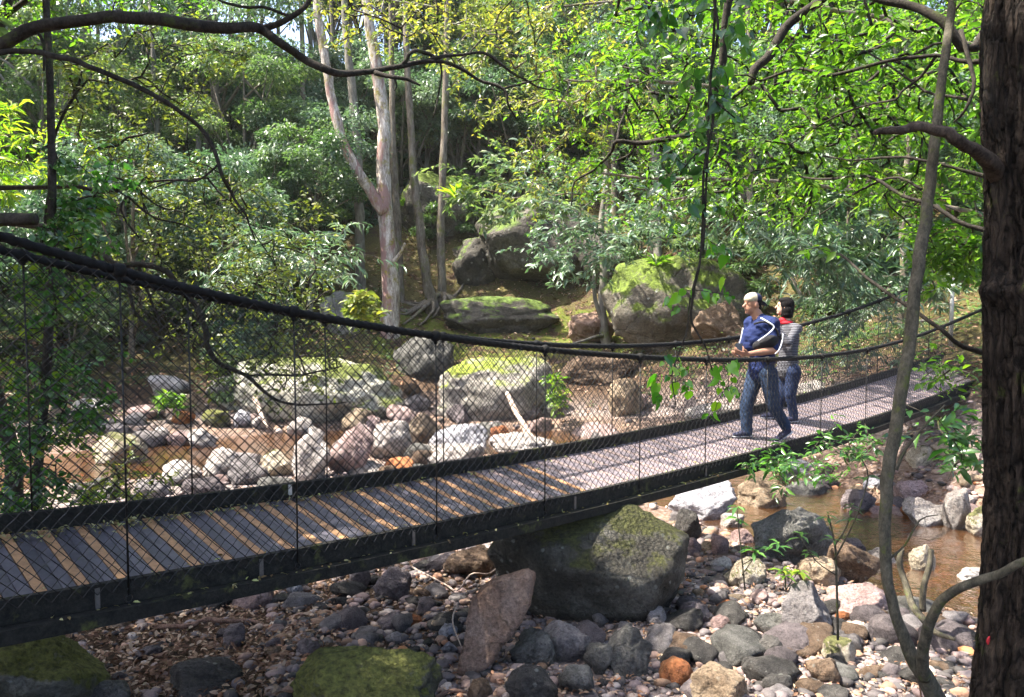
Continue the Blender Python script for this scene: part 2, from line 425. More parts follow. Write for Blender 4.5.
for i in range(len(wp)-1):
    for k in range(8): Fc.append((i*9+k, i*9+k+1, (i+1)*9+k+1, (i+1)*9+k))
wtr = mesh_obj('water', V, Fc, M['water']); tag(wtr, kind='structure')

# ================================================================ rocks
_ico = {}
def ico(sub):
    if sub not in _ico:
        bm = bmesh.new(); bmesh.ops.create_icosphere(bm, subdivisions=sub, radius=1)
        bm.verts.ensure_lookup_table()
        _ico[sub] = (np.array([v.co[:] for v in bm.verts]), [tuple(v.index for v in f.verts) for f in bm.faces]); bm.free()
    return _ico[sub]
def rock_verts(seed, sub=4, planes=9, ang=.6, nz=.08, big=.12):
    ang = max(.1, min(1, .42+.7*ang)); planes += 4; nz *= .85
    """unit-box rock: a sphere cut by random planes with soft edges plus noise. ang 0 round .. 1 faceted"""
    r_ = np.random.RandomState(seed); v, f = ico(sub)
    n = r_.normal(size=(planes, 3)); n /= np.linalg.norm(n, axis=1)[:, None]
    d = r_.uniform(.55, .88, planes)
    dots = v @ n.T
    with np.errstate(divide='ignore', invalid='ignore'):
        rr = np.where(dots > .05, d[None, :]/dots, 9)
    k = 60.0
    rmin = np.minimum(rr, 1.0).min(axis=1)
    soft = -np.log(np.exp(-k*np.minimum(rr, 1.4)).sum(axis=1)+math.exp(-k*1.0))/k
    rad = (1-ang)*(.45*1+.55*soft)+ang*(.25*soft+.75*rmin)
    off = Vector(r_.uniform(0, 50, 3))
    out = np.empty_like(v)
    for i in range(len(v)):
        p = Vector(v[i])
        q = rad[i]*(1+big*noise.noise(p*1.3+off)+nz*1.1*noise.noise(p*2.9+off)-nz*.8*abs(noise.noise(p*5.5+off))+nz*.5*noise.noise(p*10+off)+nz*.3*noise.noise(p*21+off))
        out[i] = v[i]*q
    lo, hi = out.min(axis=0), out.max(axis=0)
    return (out-(lo+hi)/2)/(hi-lo), f
def place_rock(name, label, x0, y0, x1, y1, mat, seed, ang=.55, depth=.9, D=None, nz=.10, tilt=0, sub=4, sink=.12, tall=None, group=None):
    """the rock fills the pixel box at the distance where its foot stands"""
    cx = (x0+x1)/2
    if D is None:
        g = G(cx, y1-2, WATER-.05); D = g.dot(Vector((0, CP, -SP)))
    w = (x1-x0)*D/F; h = (y1-y0)*D/F
    if w > .28: sub = 5
    dp = w*depth
    v, f = rock_verts(seed, sub, 9, ang, nz)
    if tilt:
        c, s_ = cos(tilt), sin(tilt)
        v = np.stack([v[:, 0]*w*c-v[:, 2]*h*s_, v[:, 1]*dp, v[:, 0]*w*s_+v[:, 2]*h*c], axis=1)
        lo, hi = v.min(axis=0), v.max(axis=0); v = (v-(lo+hi)/2)/(hi-lo)
    hh = h*(1+sink)
    ctr = P(cx, (y0+y1)/2, D+dp*.30)
    Dc = D+dp*.30; k = Dc/D
    v = v*np.array([w*k, dp, hh*k]); 
    base = Vector((ctr.x, ctr.y, ctr.z-hh*k/2-h*sink*.5*k))
    vv = v + np.array(ctr) - np.array((0, 0, h*sink*.5*k))
    o = mesh_obj(name, vv, f, M[mat], None, True, base)
    tag(o, label, 'boulder' if w > .9 else 'rock', group)
    return o
ROCKS = [
 # name, label, box, material, seed, options
 ('boulder', 'huge dark boulder under the middle of the footbridge, moss along its right top edge', 488, 501, 687, 622, 'mossdark', 11, dict(ang=-.15, depth=.8, nz=.06, sub=5)),
 ('boulder', 'mossy green flat topped boulder cut by the bottom edge below the upright slab', 290, 647, 441, 712, 'mossy', 12, dict(ang=.45, depth=.8, sub=5)),
 ('boulder', 'mossy boulder in the bottom left corner below the bridge beam', -40, 626, 103, 712, 'mossy', 13, dict(ang=.5, sub=5)),
 ('rock', 'dark blocky rock with a pale top just right of the upright slab', 509, 627, 557, 668, 'slate', 14, dict(ang=.85)),
 ('rock', 'grey blocky rock with pinkish top below the huge dark boulder', 543, 619, 590, 664, 'grey', 15, dict(ang=.85)),
 ('rock', 'small slate coloured rock wedged left of the pale angular block', 588, 643, 613, 677, 'slate', 16, dict(ang=.8)),
 ('rock', 'pale grey angular block leaning below the right end of the dark boulder', 605, 622, 652, 679, 'slate', 17, dict(ang=.9, tilt=-.3)),
 ('rock', 'round smooth grey stone at the bottom edge left of the pale angular block', 558, 664, 594, 696, 'slate', 18, dict(ang=.2)),
 ('rock', 'dark greenish rock at the bottom edge right of the upright slab', 505, 664, 558, 704, 'dark', 19, dict(ang=.5)),
 ('rock', 'dark round rock at the foot of the upright slab', 467, 679, 493, 702, 'brown', 20, dict(ang=.3)),
 ('rock', 'grey rock beside the right end of the dark boulder', 646, 606, 668, 629, 'grey', 21, dict(ang=.6)),
 ('rock', 'purple grey rounded stone on the gravel right of the dark boulder', 681, 600, 713, 626, 'purple', 22, dict(ang=.35)),
 ('rock', 'bright orange stone on the pinkish gravel', 715, 599, 735, 611, 'rust', 23, dict(ang=.4)),
 ('rock', 'pinkish round stone below the orange stone', 710, 615, 731, 632, 'pink', 24, dict(ang=.3)),
 ('rock', 'squarish olive rock cut by the bottom edge', 690, 667, 750, 706, 'tan', 25, dict(ang=.75)),
 ('rock', 'long reddish stone leaning left of the squarish olive rock', 659, 657, 692, 688, 'rust', 26, dict(ang=.5, tilt=.7)),
 ('rock', 'reddish brown rock among dark stones at lower right', 805, 657, 842, 688, 'brown', 27, dict(ang=.6)),
 ('rock', 'greenish topped rock behind the reddish brown rock', 822, 638, 857, 665, 'cream', 28, dict(ang=.5, tilt=-.4)),
 ('rock', 'bluish slate rock between the gravel and the dark angular block', 752, 613, 787, 637, 'slate', 29, dict(ang=.6)),
 ('rock', 'big dark angular block with a pale pinkish top', 779, 582, 833, 641, 'grey', 30, dict(ang=.95)),
 ('rock', 'dark rock below the bluish slate rock', 755, 634, 784, 662, 'dark', 31, dict(ang=.6)),
 ('rock', 'black low rock beside the squarish olive rock', 762, 673, 792, 696, 'dark', 32, dict(ang=.4)),
 ('rock', 'small brown brick shaped stone below the dark angular block', 780, 641, 798, 652, 'tan', 33, dict(ang=.8)),
 ('rock', 'dark flat rock above the squarish olive rock', 716, 641, 757, 666, 'dark', 34, dict(ang=.6)),
 ('boulder', 'wide pink boulder left of the slender sapling foot', 827, 582, 888, 621, 'pink', 35, dict(ang=.4)),
 ('rock', 'round tan boulder in front of the grey layered slab', 795, 556, 840, 586, 'tan', 36, dict(ang=.2)),
 ('rock', 'cream coloured round rock beside the pink gravel', 725, 558, 766, 589, 'cream', 37, dict(ang=.35)),
 ('boulder', 'large grey layered slab leaning over the creek', 748, 508, 840, 567, 'slate', 38, dict(ang=.8, tilt=.25, depth=.7)),
 ('rock', 'bluish white sunlit boulder under the right half of the bridge', 664, 478, 734, 523, 'blue', 39, dict(ang=.5, tilt=.3)),
 ('rock', 'dark grey round rock between the huge boulder and the bluish white one', 675, 508, 701, 541, 'dark', 40, dict(ang=.3)),
 ('rock', 'pale pink rock at the right shoulder of the huge dark boulder', 683, 537, 701, 558, 'pink', 41, dict(ang=.4)),
 ('rock', 'small brown rock between two pale pink rocks on the gravel', 700, 541, 715, 555, 'tan', 42, dict(ang=.4)),
 ('rock', 'small blocky pinkish rock on the upper gravel', 711, 534, 729, 556, 'pink', 43, dict(ang=.7)),
 ('rock', 'smooth oval pale pink stone on the upper gravel', 709, 556, 731, 571, 'pale', 44, dict(ang=.1)),
 ('rock', 'pinkish brown stone beside the whorled leaf seedling', 730, 528, 755, 549, 'pink', 45, dict(ang=.5)),
 ('rock', 'white stone by the water left of the grey layered slab', 719, 512, 744, 532, 'pale', 46, dict(ang=.5)),
 ('rock', 'tan brown rock behind the grey layered slab', 737, 478, 787, 512, 'tan', 47, dict(ang=.6)),
 ('rock', 'pale blue boulder below the right end of the bridge beam', 776, 456, 823, 483, 'blue', 48, dict(ang=.5)),
 ('rock', 'dark blue green rock at the water below the pale blue boulder', 778, 480, 826, 499, 'slate', 49, dict(ang=.5)),
 ('rock', 'purple grey rock behind the long dark slanted slab', 838, 538, 866, 560, 'purple', 50, dict(ang=.7)),
 ('boulder', 'long dark slab slanting down to the sapling', 824, 540, 884, 588, 'brown', 51, dict(ang=.8, tilt=-.6, depth=.5)),
 ('rock', 'white stone just left of the yellow tan rock by the creek', 863, 546, 896, 570, 'pale', 52, dict(ang=.4)),
 ('rock', 'yellow tan rock at the edge of the creek between sapling and trunk', 908, 543, 936, 577, 'cream', 53, dict(ang=.4)),
 ('rock', 'white stone at the water beside the big foreground trunk', 955, 567, 990, 587, 'pale', 54, dict(ang=.4)),
 ('rock', 'white triangular boulder across the creek near the foreground trunk', 903, 497, 945, 531, 'pale', 55, dict(ang=.8, tilt=-.4)),
 ('rock', 'pale pinkish block above the white triangular boulder', 893, 479, 926, 505, 'pink', 56, dict(ang=.5)),
 ('rock', 'tall white and grey rock with a mossy flank next to the trunk', 943, 487, 971, 536, 'pale', 57, dict(ang=.8)),
 ('rock', 'yellowish mossy rock touching the edge of the foreground trunk', 966, 505, 992, 542, 'cream', 58, dict(ang=.5)),
 ('rock', 'green tan rock on the leafy far bank', 908, 445, 936, 469, 'cream', 59, dict(ang=.4)),
 ('rock', 'tan rock on the leafy far bank beside the foreground trunk', 934, 440, 972, 462, 'tan', 60, dict(ang=.5)),
 ('rock', 'purplish stone in the creek bend left of the sapling', 841, 489, 874, 516, 'purple', 61, dict(ang=.5)),
 ('rock', 'small reddish stone standing in the creek', 869, 505, 884, 519, 'pink', 62, dict(ang=.3)),
 ('rock', 'blue grey stone on the far bank left of the sapling', 861, 476, 881, 490, 'blue', 63, dict(ang=.6)),
 ('rock', 'green yellow rock below the end of the bridge', 841, 445, 861, 462, 'cream', 64, dict(ang=.4)),
 # left and centre foreground
 ('rock', 'grey angular rock beneath the bridge left of the purple grey block', 349, 565, 372, 593, 'purple', 70, dict(ang=.8)),
 ('rock', 'purple grey block beneath the bridge', 373, 567, 411, 602, 'purple', 71, dict(ang=.75, tilt=.3)),
 ('rock', 'flat reddish purple rock above the mossy green boulder', 373, 613, 406, 634, 'purple', 72, dict(ang=.5, tilt=.2)),
 ('rock', 'smooth round tan stone left of the upright slab', 431, 615, 451, 634, 'tan', 73, dict(ang=.1)),
 ('rock', 'blue grey stone next to the smooth round tan stone', 438, 624, 458, 641, 'blue', 74, dict(ang=.4, tilt=.5)),
 ('rock', 'bluish stone at the left foot of the upright slab', 440, 641, 458, 657, 'blue', 75, dict(ang=.4)),
 ('rock', 'orange stone above the mossy green boulder', 406, 615, 422, 627, 'rust', 76, dict(ang=.3)),
 ('rock', 'dark flat plank shaped rock under the bridge', 420, 552, 468, 573, 'purple', 77, dict(ang=.8, tilt=.35, depth=.5)),
 ('rock', 'brown broken rock under the bridge behind the upright slab', 443, 545, 497, 579, 'brown', 78, dict(ang=.9)),
 ('rock', 'brown stone under the bridge left of the upright slab', 413, 586, 432, 601, 'brown', 79, dict(ang=.4)),
 ('rock', 'pinkish brown rock right below the beam', 411, 550, 437, 567, 'pink', 80, dict(ang=.6)),
 ('rock', 'small grey stone above the mossy green boulder', 385, 632, 406, 646, 'grey', 81, dict(ang=.4)),
 ('rock', 'purple cube shaped stone beside the root in the leaf litter', 223, 624, 246, 649, 'purple', 82, dict(ang=.85)),
 ('rock', 'long dark rock in the leaf litter at the bottom', 165, 664, 237, 697, 'dark', 83, dict(ang=.6, tilt=-.1)),
 ('rock', 'purple grey triangular stone left of the mossy green boulder', 295, 638, 321, 658, 'purple', 84, dict(ang=.8)),
 ('rock', 'dark flat rock just below the beam at left', 200, 592, 236, 612, 'dark', 85, dict(ang=.5)),
 ('rock', 'reddish brown rock just below the beam at left', 233, 583, 274, 612, 'pink', 86, dict(ang=.5)),
 ('rock', 'brown flat rock half buried right of the corner boulder', 99, 612, 135, 631, 'brown', 87, dict(ang=.5)),
 ('rock', 'lilac stone on the pebbles below the beam', 287, 583, 302, 600, 'blue', 88, dict(ang=.5)),
 ('rock', 'thin flat grey slab lying on the leaf litter', 128, 645, 163, 660, 'purple', 89, dict(ang=.9, tilt=.3, depth=.6)),
 ('rock', 'dark low stone at the bottom edge beside the corner boulder', 88, 680, 132, 706, 'slate', 90, dict(ang=.6)),
 # river bed behind the bridge, seen through the mesh
 ('boulder', 'pale cream boulder in the shallow water behind the left mesh', 92, 432, 147, 468, 'cream', 101, dict(ang=.3)),
 ('rock', 'grey flat rock behind the pale cream boulder', 96, 422, 133, 441, 'grey', 102, dict(ang=.5)),
 ('rock', 'pale rock at the far water edge behind the left mesh', 126, 412, 147, 427, 'pale', 103, dict(ang=.5)),
 ('rock', 'orange tan rock in the middle of the left river bed', 170, 411, 193, 427, 'rust', 104, dict(ang=.4)),
 ('rock', 'upright tan rock left of the green flat rock', 183, 391, 206, 416, 'tan', 105, dict(ang=.6)),
 ('rock', 'green flat rock in the river bed', 203, 409, 231, 429, 'mossy', 106, dict(ang=.4)),
 ('rock', 'small bluish white rock beside the bleached root', 232, 410, 251, 430, 'blue', 107, dict(ang=.4)),
 ('boulder', 'cream green boulder joined to the left of the great pale boulder', 219, 382, 263, 412, 'bigpale', 108, dict(ang=.4)),
 ('boulder', 'great pale boulder behind the left half of the mesh', 226, 356, 404, 423, 'bigpale', 109, dict(ang=-.3, depth=.7, sub=5)),
 ('rock', 'small pale rock in the row of three in the river', 154, 426, 170, 444, 'pale', 110, dict(ang=.5)),
 ('rock', 'pinkish rock in the row of three in the river', 168, 430, 192, 450, 'pink', 111, dict(ang=.5)),
 ('rock', 'white rock ending the row of three in the river', 188, 428, 218, 452, 'pale', 112, dict(ang=.5)),
 ('boulder', 'round pale rock touching the far kerb at left', 160, 460, 204, 487, 'pale', 113, dict(ang=.3)),
 ('boulder', 'broad pale rock behind the round pale rock', 202, 447, 242, 482, 'pale', 114, dict(ang=.5)),
 ('boulder', 'grey hollowed rock in the middle of the left river bed', 228, 456, 269, 487, 'grey', 115, dict(ang=.7)),
 ('rock', 'yellow mossy rock beside the grey hollowed rock', 262, 449, 294, 478, 'cream', 116, dict(ang=.5)),
 ('rock', 'low grey rock at the far kerb below the yellow green shrub', 136, 478, 173, 500, 'grey', 117, dict(ang=.4)),
 ('rock', 'lilac grey low rock at the far kerb', 180, 477, 227, 500, 'purple', 118, dict(ang=.4)),
 ('boulder', 'tall pale rock left of the pinkish tan blocks', 292, 430, 332, 484, 'pale', 119, dict(ang=.6)),
 ('boulder', 'pinkish tan blocky boulder in the river', 326, 423, 374, 477, 'pink', 120, dict(ang=.7)),
 ('rock', 'purple brown pointed rock behind the pinkish tan blocky boulder', 350, 412, 382, 436, 'pink', 121, dict(ang=.8)),
 ('boulder', 'white smooth boulder left of the round tan boulder', 368, 421, 412, 463, 'pale', 122, dict(ang=.4)),
 ('boulder', 'round tan boulder in mid river behind the mesh', 400, 413, 444, 451, 'tan', 123, dict(ang=.3)),
 ('boulder', 'bluish slab between the round tan boulder and the bleached log', 428, 424, 488, 457, 'blue', 124, dict(ang=.7, tilt=.2)),
 ('boulder', 'low white rock along the far kerb in the middle', 412, 444, 485, 470, 'pale', 125, dict(ang=.4)),
 ('rock', 'grey rock under the shoulder of the great pale boulder', 398, 395, 434, 413, 'grey', 126, dict(ang=.4)),
 ('boulder', 'great boulder with a bright moss stripe on top', 436, 355, 560, 421, 'bigmosstop', 127, dict(ang=-.3, depth=.7, sub=5)),
 ('rock', 'purple brown pointed rock leaning on the moss striped boulder', 446, 403, 470, 425, 'purple', 128, dict(ang=.7)),
 ('boulder', 'blue grey boulder at the foot of the forked pale trunk', 393, 332, 454, 380, 'slate', 129, dict(ang=-.1, sink=.4)),
 ('boulder', 'long white rock beneath the bleached log', 488, 432, 560, 458, 'pale', 130, dict(ang=.5)),
 ('rock', 'reddish stone left of the bleached log', 490, 425, 510, 442, 'rust', 131, dict(ang=.4)),
 ('rock', 'dark rock at the right end of the moss striped boulder', 543, 401, 563, 420, 'slate', 132, dict(ang=.5)),
 ('rock', 'small white rock showing over the far kerb left of centre', 344, 461, 388, 478, 'pale', 133, dict(ang=.3)),
 ('rock', 'orange stone showing over the far kerb at centre', 384, 457, 416, 474, 'rust', 134, dict(ang=.3)),
 ('boulder', 'tan rock standing alone in the brown shallows', 608, 377, 643, 418, 'tan', 135, dict(ang=.6)),
 ('rock', 'small pink rock by the far kerb right of the bleached log', 595, 424, 620, 438, 'pink', 136, dict(ang=.3)),
 ('boulder', 'white slab showing over the far kerb left of the two walkers', 683, 402, 738, 424, 'pale', 137, dict(ang=.5)),
 ('rock', 'bright white rock behind the woman on the bridge', 797, 380, 830, 398, 'pale', 138, dict(ang=.5)),
 ('rock', 'pale flat rock at the far edge of the left shallows', 70, 398, 110, 416, 'pale', 139, dict(ang=.5)),
 ('rock', 'brown rock beside the pale flat rock at the left shallows', 20, 402, 62, 424, 'tan', 140, dict(ang=.5)),
 # cliff rocks on the far bank
 ('boulder', 'huge mossy boulder topped with bright moss on the far bank left of the walkers', 600, 256, 752, 350, 'cliff', 150, dict(ang=-.1, depth=.7, sub=5)),
 ('boulder', 'dark overhanging rock under the lip of the huge mossy boulder', 690, 300, 745, 350, 'brown', 151, dict(ang=.6)),
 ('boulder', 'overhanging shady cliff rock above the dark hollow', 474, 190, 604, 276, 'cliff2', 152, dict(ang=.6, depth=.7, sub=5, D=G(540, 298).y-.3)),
 ('boulder', 'mossy ledge rock above the leaning twin trunks', 398, 170, 478, 243, 'cliff', 153, dict(ang=.5, sub=5)),
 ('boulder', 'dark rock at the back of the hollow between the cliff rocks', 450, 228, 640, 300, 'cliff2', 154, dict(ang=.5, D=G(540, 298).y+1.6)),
 ('boulder', 'upper mossy rock half hidden by leaves above the ledge', 440, 140, 500, 180, 'cliff', 155, dict(ang=.5)),
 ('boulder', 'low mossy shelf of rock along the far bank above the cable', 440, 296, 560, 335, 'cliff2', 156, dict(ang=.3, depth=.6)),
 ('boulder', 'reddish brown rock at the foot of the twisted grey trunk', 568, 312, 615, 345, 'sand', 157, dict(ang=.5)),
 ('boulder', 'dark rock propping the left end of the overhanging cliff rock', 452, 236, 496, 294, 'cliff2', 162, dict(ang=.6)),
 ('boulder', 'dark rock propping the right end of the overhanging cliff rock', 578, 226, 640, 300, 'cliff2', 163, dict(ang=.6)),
 ('boulder', 'small green mossy rock below the ledge rock', 474, 238, 506, 262, 'mossy', 158, dict(ang=.4)),
 ('boulder', 'pale rock among the shrubs on the right bank', 818, 272, 846, 296, 'pale', 159, dict(ang=.4)),
 ('boulder', 'mossy pale rock beside the foot of the forked pale trunk', 320, 290, 372, 335, 'bigmosstop', 160, dict(ang=.4)),
 ('boulder', 'long brown rock on the far bank behind the mesh', 560, 352, 640, 382, 'brown', 161, dict(ang=.5)),
]
for q in ROCKS:
    nm, lb, x0, y0, x1, y1, mt, sd, kw = q
    place_rock(nm, lb, x0, y0, x1, y1, mt, sd, **kw)
# upright slab: a traced outline with its own thickness, leaning on the stones
def slab():
    D = G(475, 679).dot(Vector((0, CP, -SP)))
    out = [(471, 595), (486, 585), (505, 578), (526, 571), (533, 577), (532, 592), (531, 608), (522, 624), (512, 637), (498, 655), (480, 676), (466, 681), (456, 677), (459, 660), (460, 650), (464, 620)]
    bm = bmesh.new()
    c = P(494, 625, D+.15)
    front = []
    for x, y in out: front.append(bm.verts.new(P(x, y, D+.10-(y-625)*.0016)))
    back = [bm.verts.new(c+(v.co-c)*.9+Vector((.05, .26, -.01))) for v in front]
    bm.faces.new(front); bm.faces.new(back[::-1])
    n = len(front)
    for i in range(n): bm.faces.new((front[i], back[i], back[(i+1) % n], front[(i+1) % n]))
    bmesh.ops.recalc_face_normals(bm, faces=bm.faces)
    bmesh.ops.triangulate(bm, faces=bm.faces)
    for _ in range(4):
        bmesh.ops.subdivide_edges(bm, edges=[e for e in bm.edges if e.calc_length() > .05], cuts=1, use_grid_fill=False)
        bmesh.ops.triangulate(bm, faces=bm.faces)
    bmesh.ops.smooth_vert(bm, verts=bm.verts, factor=.5, use_axis_x=True, use_axis_y=True, use_axis_z=True)
    bmesh.ops.smooth_vert(bm, verts=bm.verts, factor=.4, use_axis_x=True, use_axis_y=True, use_axis_z=True)
    bm.normal_update()
    for v in bm.verts:
        v.co += v.normal*(.022*noise.noise(v.co*5)+.012*noise.noise(v.co*14)+.006*noise.noise(v.co*35))
    me = bpy.data.meshes.new('rock'); base = P(466, 681, D)
    for v in bm.verts: v.co -= base
    bm.to_mesh(me); bm.free(); me.materials.append(M['sand'])
    me.polygons.foreach_set('use_smooth', [True]*len(me.polygons))
    o = bpy.data.objects.new('rock', me); link(o); o.location = base
    tag(o, 'upright brown sandstone slab standing on its corner left of the dark boulder', 'rock')
slab()

# cobbles, each its own thing
protos = []
for k, mt in enumerate(['grey', 'purple', 'pink', 'tan', 'dark', 'purple', 'grey', 'slate', 'rust', 'pale', 'purple', 'pink', 'dark', 'brown']):
    v, f = rock_verts(300+k, 3, 6, rnd.uniform(.35, 1), .09)
    v = v*np.array([1, rnd.uniform(.6, .9), rnd.uniform(.42, .7)])
    me = bpy.data.meshes.new('cobble'); me.from_pydata(v.tolist(), [], f); me.materials.append(M[mt])
    me.polygons.foreach_set('use_smooth', [True]*len(me.polygons)); protos.append((me, mt))
ADJ = {'grey': 'grey', 'purple': 'purplish', 'pink': 'pinkish', 'tan': 'tan', 'dark': 'dark', 'slate': 'slate coloured', 'rust': 'rusty orange', 'pale': 'pale', 'brown': 'brown'}
ZN = {'A': ('on the shaded gravel bar in front of the bridge', 'cobbles on the shaded gravel bar'),
      'B': ('on the sunlit pebble bank right of the huge dark boulder', 'cobbles on the sunlit pebble bank'),
      'C': ('along the creek edge near the foreground trunk', 'cobbles along the right creek edge'),
      'D': ('in the rocky river bed behind the bridge mesh', 'cobbles in the river bed behind the mesh'),
      'G': ('standing in the shallow creek beside the foreground trunk', 'cobbles standing in the shallow creek'),
      'F': ('of larger size in the shaded foreground right of the upright slab', 'larger stones of the shaded foreground'),
      'E': ('in the leaf litter at the lower left', 'cobbles in the leaf litter')}
regs = [('A', 56, (600, 960, 610, 700), (13, 38)), ('A', 36, (270, 480, 565, 660), (10, 26)), ('B', 34, (655, 790, 520, 620), (9, 20)),
        ('C', 34, (800, 985, 470, 640), (10, 28)), ('D', 76, (60, 660, 392, 500), (13, 44)), ('G', 16, (855, 980, 515, 605), (14, 34)), ('F', 24, (560, 965, 612, 700), (30, 54)), ('F', 8, (300, 480, 590, 650), (24, 40)), ('E', 20, (90, 330, 590, 690), (9, 20))]
for z, n, (x0, x1, y0, y1), (s0, s1) in regs:
    for i in range(n):
        px, py = rnd.uniform(x0, x1), rnd.uniform(y0, y1)
        g = G(px, py, None); D = g.y
        w = rnd.uniform(s0, s1)*D/F*(1 if rnd.random() < .7 else 1.3)
        pool = {'A': [0, 1, 4, 5, 6, 7, 4, 12, 13, 2, 13, 4, 12], 'B': [0, 1, 2, 3, 10, 11, 9, 6, 2], 'C': [2, 3, 0, 9, 8, 11, 1], 'D': [0, 9, 2, 0, 6, 3, 1, 11, 13, 7, 9], 'E': [1, 4, 5, 10, 13, 6], 'G': [2, 3, 0, 9, 8, 11, 1, 13], 'F': [0, 1, 4, 5, 7, 12, 13, 4, 6]}[z]
        me, mt = protos[rnd.choice(pool)]
        o = bpy.data.objects.new('cobble', me); link(o)
        o.scale = (w, w, w); o.rotation_euler = (rnd.uniform(-.3, .3), rnd.uniform(-.3, .3), rnd.uniform(0, 6.28))
        o.location = (g.x, g.y, ground_z(g.x, g.y)+w*.14)
        tag(o, '%s cobble %s' % (ADJ[mt], ZN[z][0]), 'stone', ADJ[mt]+' '+ZN[z][1])

# gravel: thousands of small stones as one mass
m, nt, N, L, B, O = new_mat('pebbles_mixed')
at = N.new('ShaderNodeAttribute'); at.attribute_name = 'v'
tc = N.new('ShaderNodeTexCoord')
r = ramp(N, [(0, (.04, .035, .032)), (.22, (.12, .10, .10)), (.42, (.19, .15, .145)), (.6, (.29, .20, .175)), (.76, (.22, .13, .075)), (.88, (.42, .36, .32)), (1, (.42, .17, .06))]); L.new(at.outputs['Fac'], r.inputs[0])
nn = noise_node(N, L, tc.outputs['Object'], 60, 4, .7); rr = ramp(N, [(.3, .65), (.7, 1.25)]); L.new(nn.outputs[0], rr.inputs[0])
L.new(mix(N, L, .8, r.outputs[0], rr.outputs[0], 'MULTIPLY'), B.inputs['Base Color']); B.inputs['Roughness'].default_value = .75
bump(N, L, nn.outputs[0], .6, .008, B); M['pebbles'] = m
pv = [rock_verts(400+k, 2, 6, .8, .05)[0] for k in range(8)]; pf = np.array(ico(2)[1])
def pebble_field(name, label, spots, mat):
    n = len(spots); nvv = len(pv[0]); VV = np.empty((n, nvv, 3)); vals = np.empty((n, nvv))
    for i, (x, y, s) in enumerate(spots):
        a = rnd.uniform(0, 6.28); c, s_ = cos(a), sin(a)
        v = pv[rnd.randrange(8)]*np.array([s, s*rnd.uniform(.6, .9), s*rnd.uniform(.4, .7)])
        VV[i, :, 0] = v[:, 0]*c-v[:, 1]*s_+x; VV[i, :, 1] = v[:, 0]*s_+v[:, 1]*c+y; VV[i, :, 2] = v[:, 2]+ground_z(x, y)+s*.15
        vals[i] = rnd.random()**1.5
    faces = (pf[None]+np.arange(n)[:, None, None]*nvv).reshape(-1, 3)
    o = mesh_obj(name, VV.reshape(-1, 3), faces.tolist(), mat)
    o.data.attributes.new('v', 'FLOAT', 'POINT').data.foreach_set('value', vals.astype(np.float32).ravel())
    tag(o, label, 'pebbles', kind='stuff'); return o
sp = []
for _ in range(9500):
    t = rnd.random()
    if t < .42: px, py = rnd.uniform(600, 1000), rnd.uniform(520, 700)
    elif t < .72: px, py = rnd.uniform(270, 560), rnd.uniform(545, 700)
    elif t < .78: px, py = rnd.uniform(-20, 300), rnd.uniform(560, 700)
    elif t < .90: px, py = rnd.uniform(60, 680), rnd.uniform(395, 510)
    else: px, py = rnd.uniform(800, 1000), rnd.uniform(440, 560)
    r_ = ray(px, py)
    # quick ground hit by iteration
    z = -2.7; 
    for _k in range(6):
        D = z/r_.z; z = ground_z(r_.x*D, r_.y*D)
    D = z/r_.z
    if not 2 < D < 30: continue
    s = (rnd.uniform(.025, .075) if rnd.random() < .8 else rnd.uniform(.07, .13))*(1 if D < 9 else 1.5)
    sp.append((r_.x*D, r_.y*D, s))
pebble_field('pebbles', 'mixed grey pink and brown pebbles covering the creek banks', sp, M['pebbles'])
# ================================================================ the suspension footbridge
Y0 = 4.15
TB_ = Vector((.725, .689, 0)).normalized()
NB = Vector((-TB_.y, TB_.x, 0))                     # towards the far side
r0 = ray(123, 580); A0 = Vector((r0.x, r0.y, 0))*(Y0/r0.y)
WID = .80
def on_plane(px, py, off):
    r = ray(px, py); t = ((A0+NB*off).dot(NB))/(r.x*NB.x+r.y*NB.y)
    p = r*t
    return (p-A0).dot(TB_), p.z
def fit(tab, off, deg=3):
    sz = [on_plane(x, y, off) for x, y in tab]
    c = np.polyfit([s for s, z in sz], [z for s, z in sz], deg)
    return lambda s: float(np.polyval(c, s))
near_z = fit([(0, 599), (53, 591), (123, 583), (200, 566.7), (270, 553), (350, 538.5), (425, 524), (500, 508.6), (575, 493), (650, 478), (730, 458), (800, 438.6), (820, 432), (900, 407), (970, 381.6)], 0)
farb_z = fit([(0, 534), (75, 526), (150, 517.6), (200, 510), (275, 501), (350, 491.5), (425, 480), (500, 467), (575, 452), (650, 437.5), (725, 422), (800, 405), (820, 395.5), (900, 374), (950, 357)], WID)
cabn_z = fit([(0, 239), (60, 254), (123, 272), (180, 287), (240, 300), (293, 313), (350, 323), (420, 334), (480, 343), (547, 350), (600, 355), (637, 357), (700, 359), (736, 359), (780, 358.5), (821, 356), (860, 350), (903, 340), (940, 326), (974, 312)], 0, 5)
cabf_z = fit([(0, 250), (60, 262), (123, 277.5), (190, 294), (240, 304), (295, 314), (350, 323), (420, 333), (480, 339), (547, 343.5), (600, 346), (648, 346.5), (700, 342.5), (740, 338), (801, 326), (860, 308), (912, 288.6), (953, 267)], WID, 5)
S0 = on_plane(-70, 600, 0)[0]; S1 = on_plane(985, 378, 0)[0]
S1F = on_plane(953, 340, WID)[0]
print('bridge s range', S0, S1, S1F)
def bp(s, off, z): 
    p = A0+TB_*s+NB*off; return Vector((p.x, p.y, z))
def deck_z(s, off):
    t = max(0, min(1, off/WID)); return near_z(s)*(1-t)+farb_z(s)*t
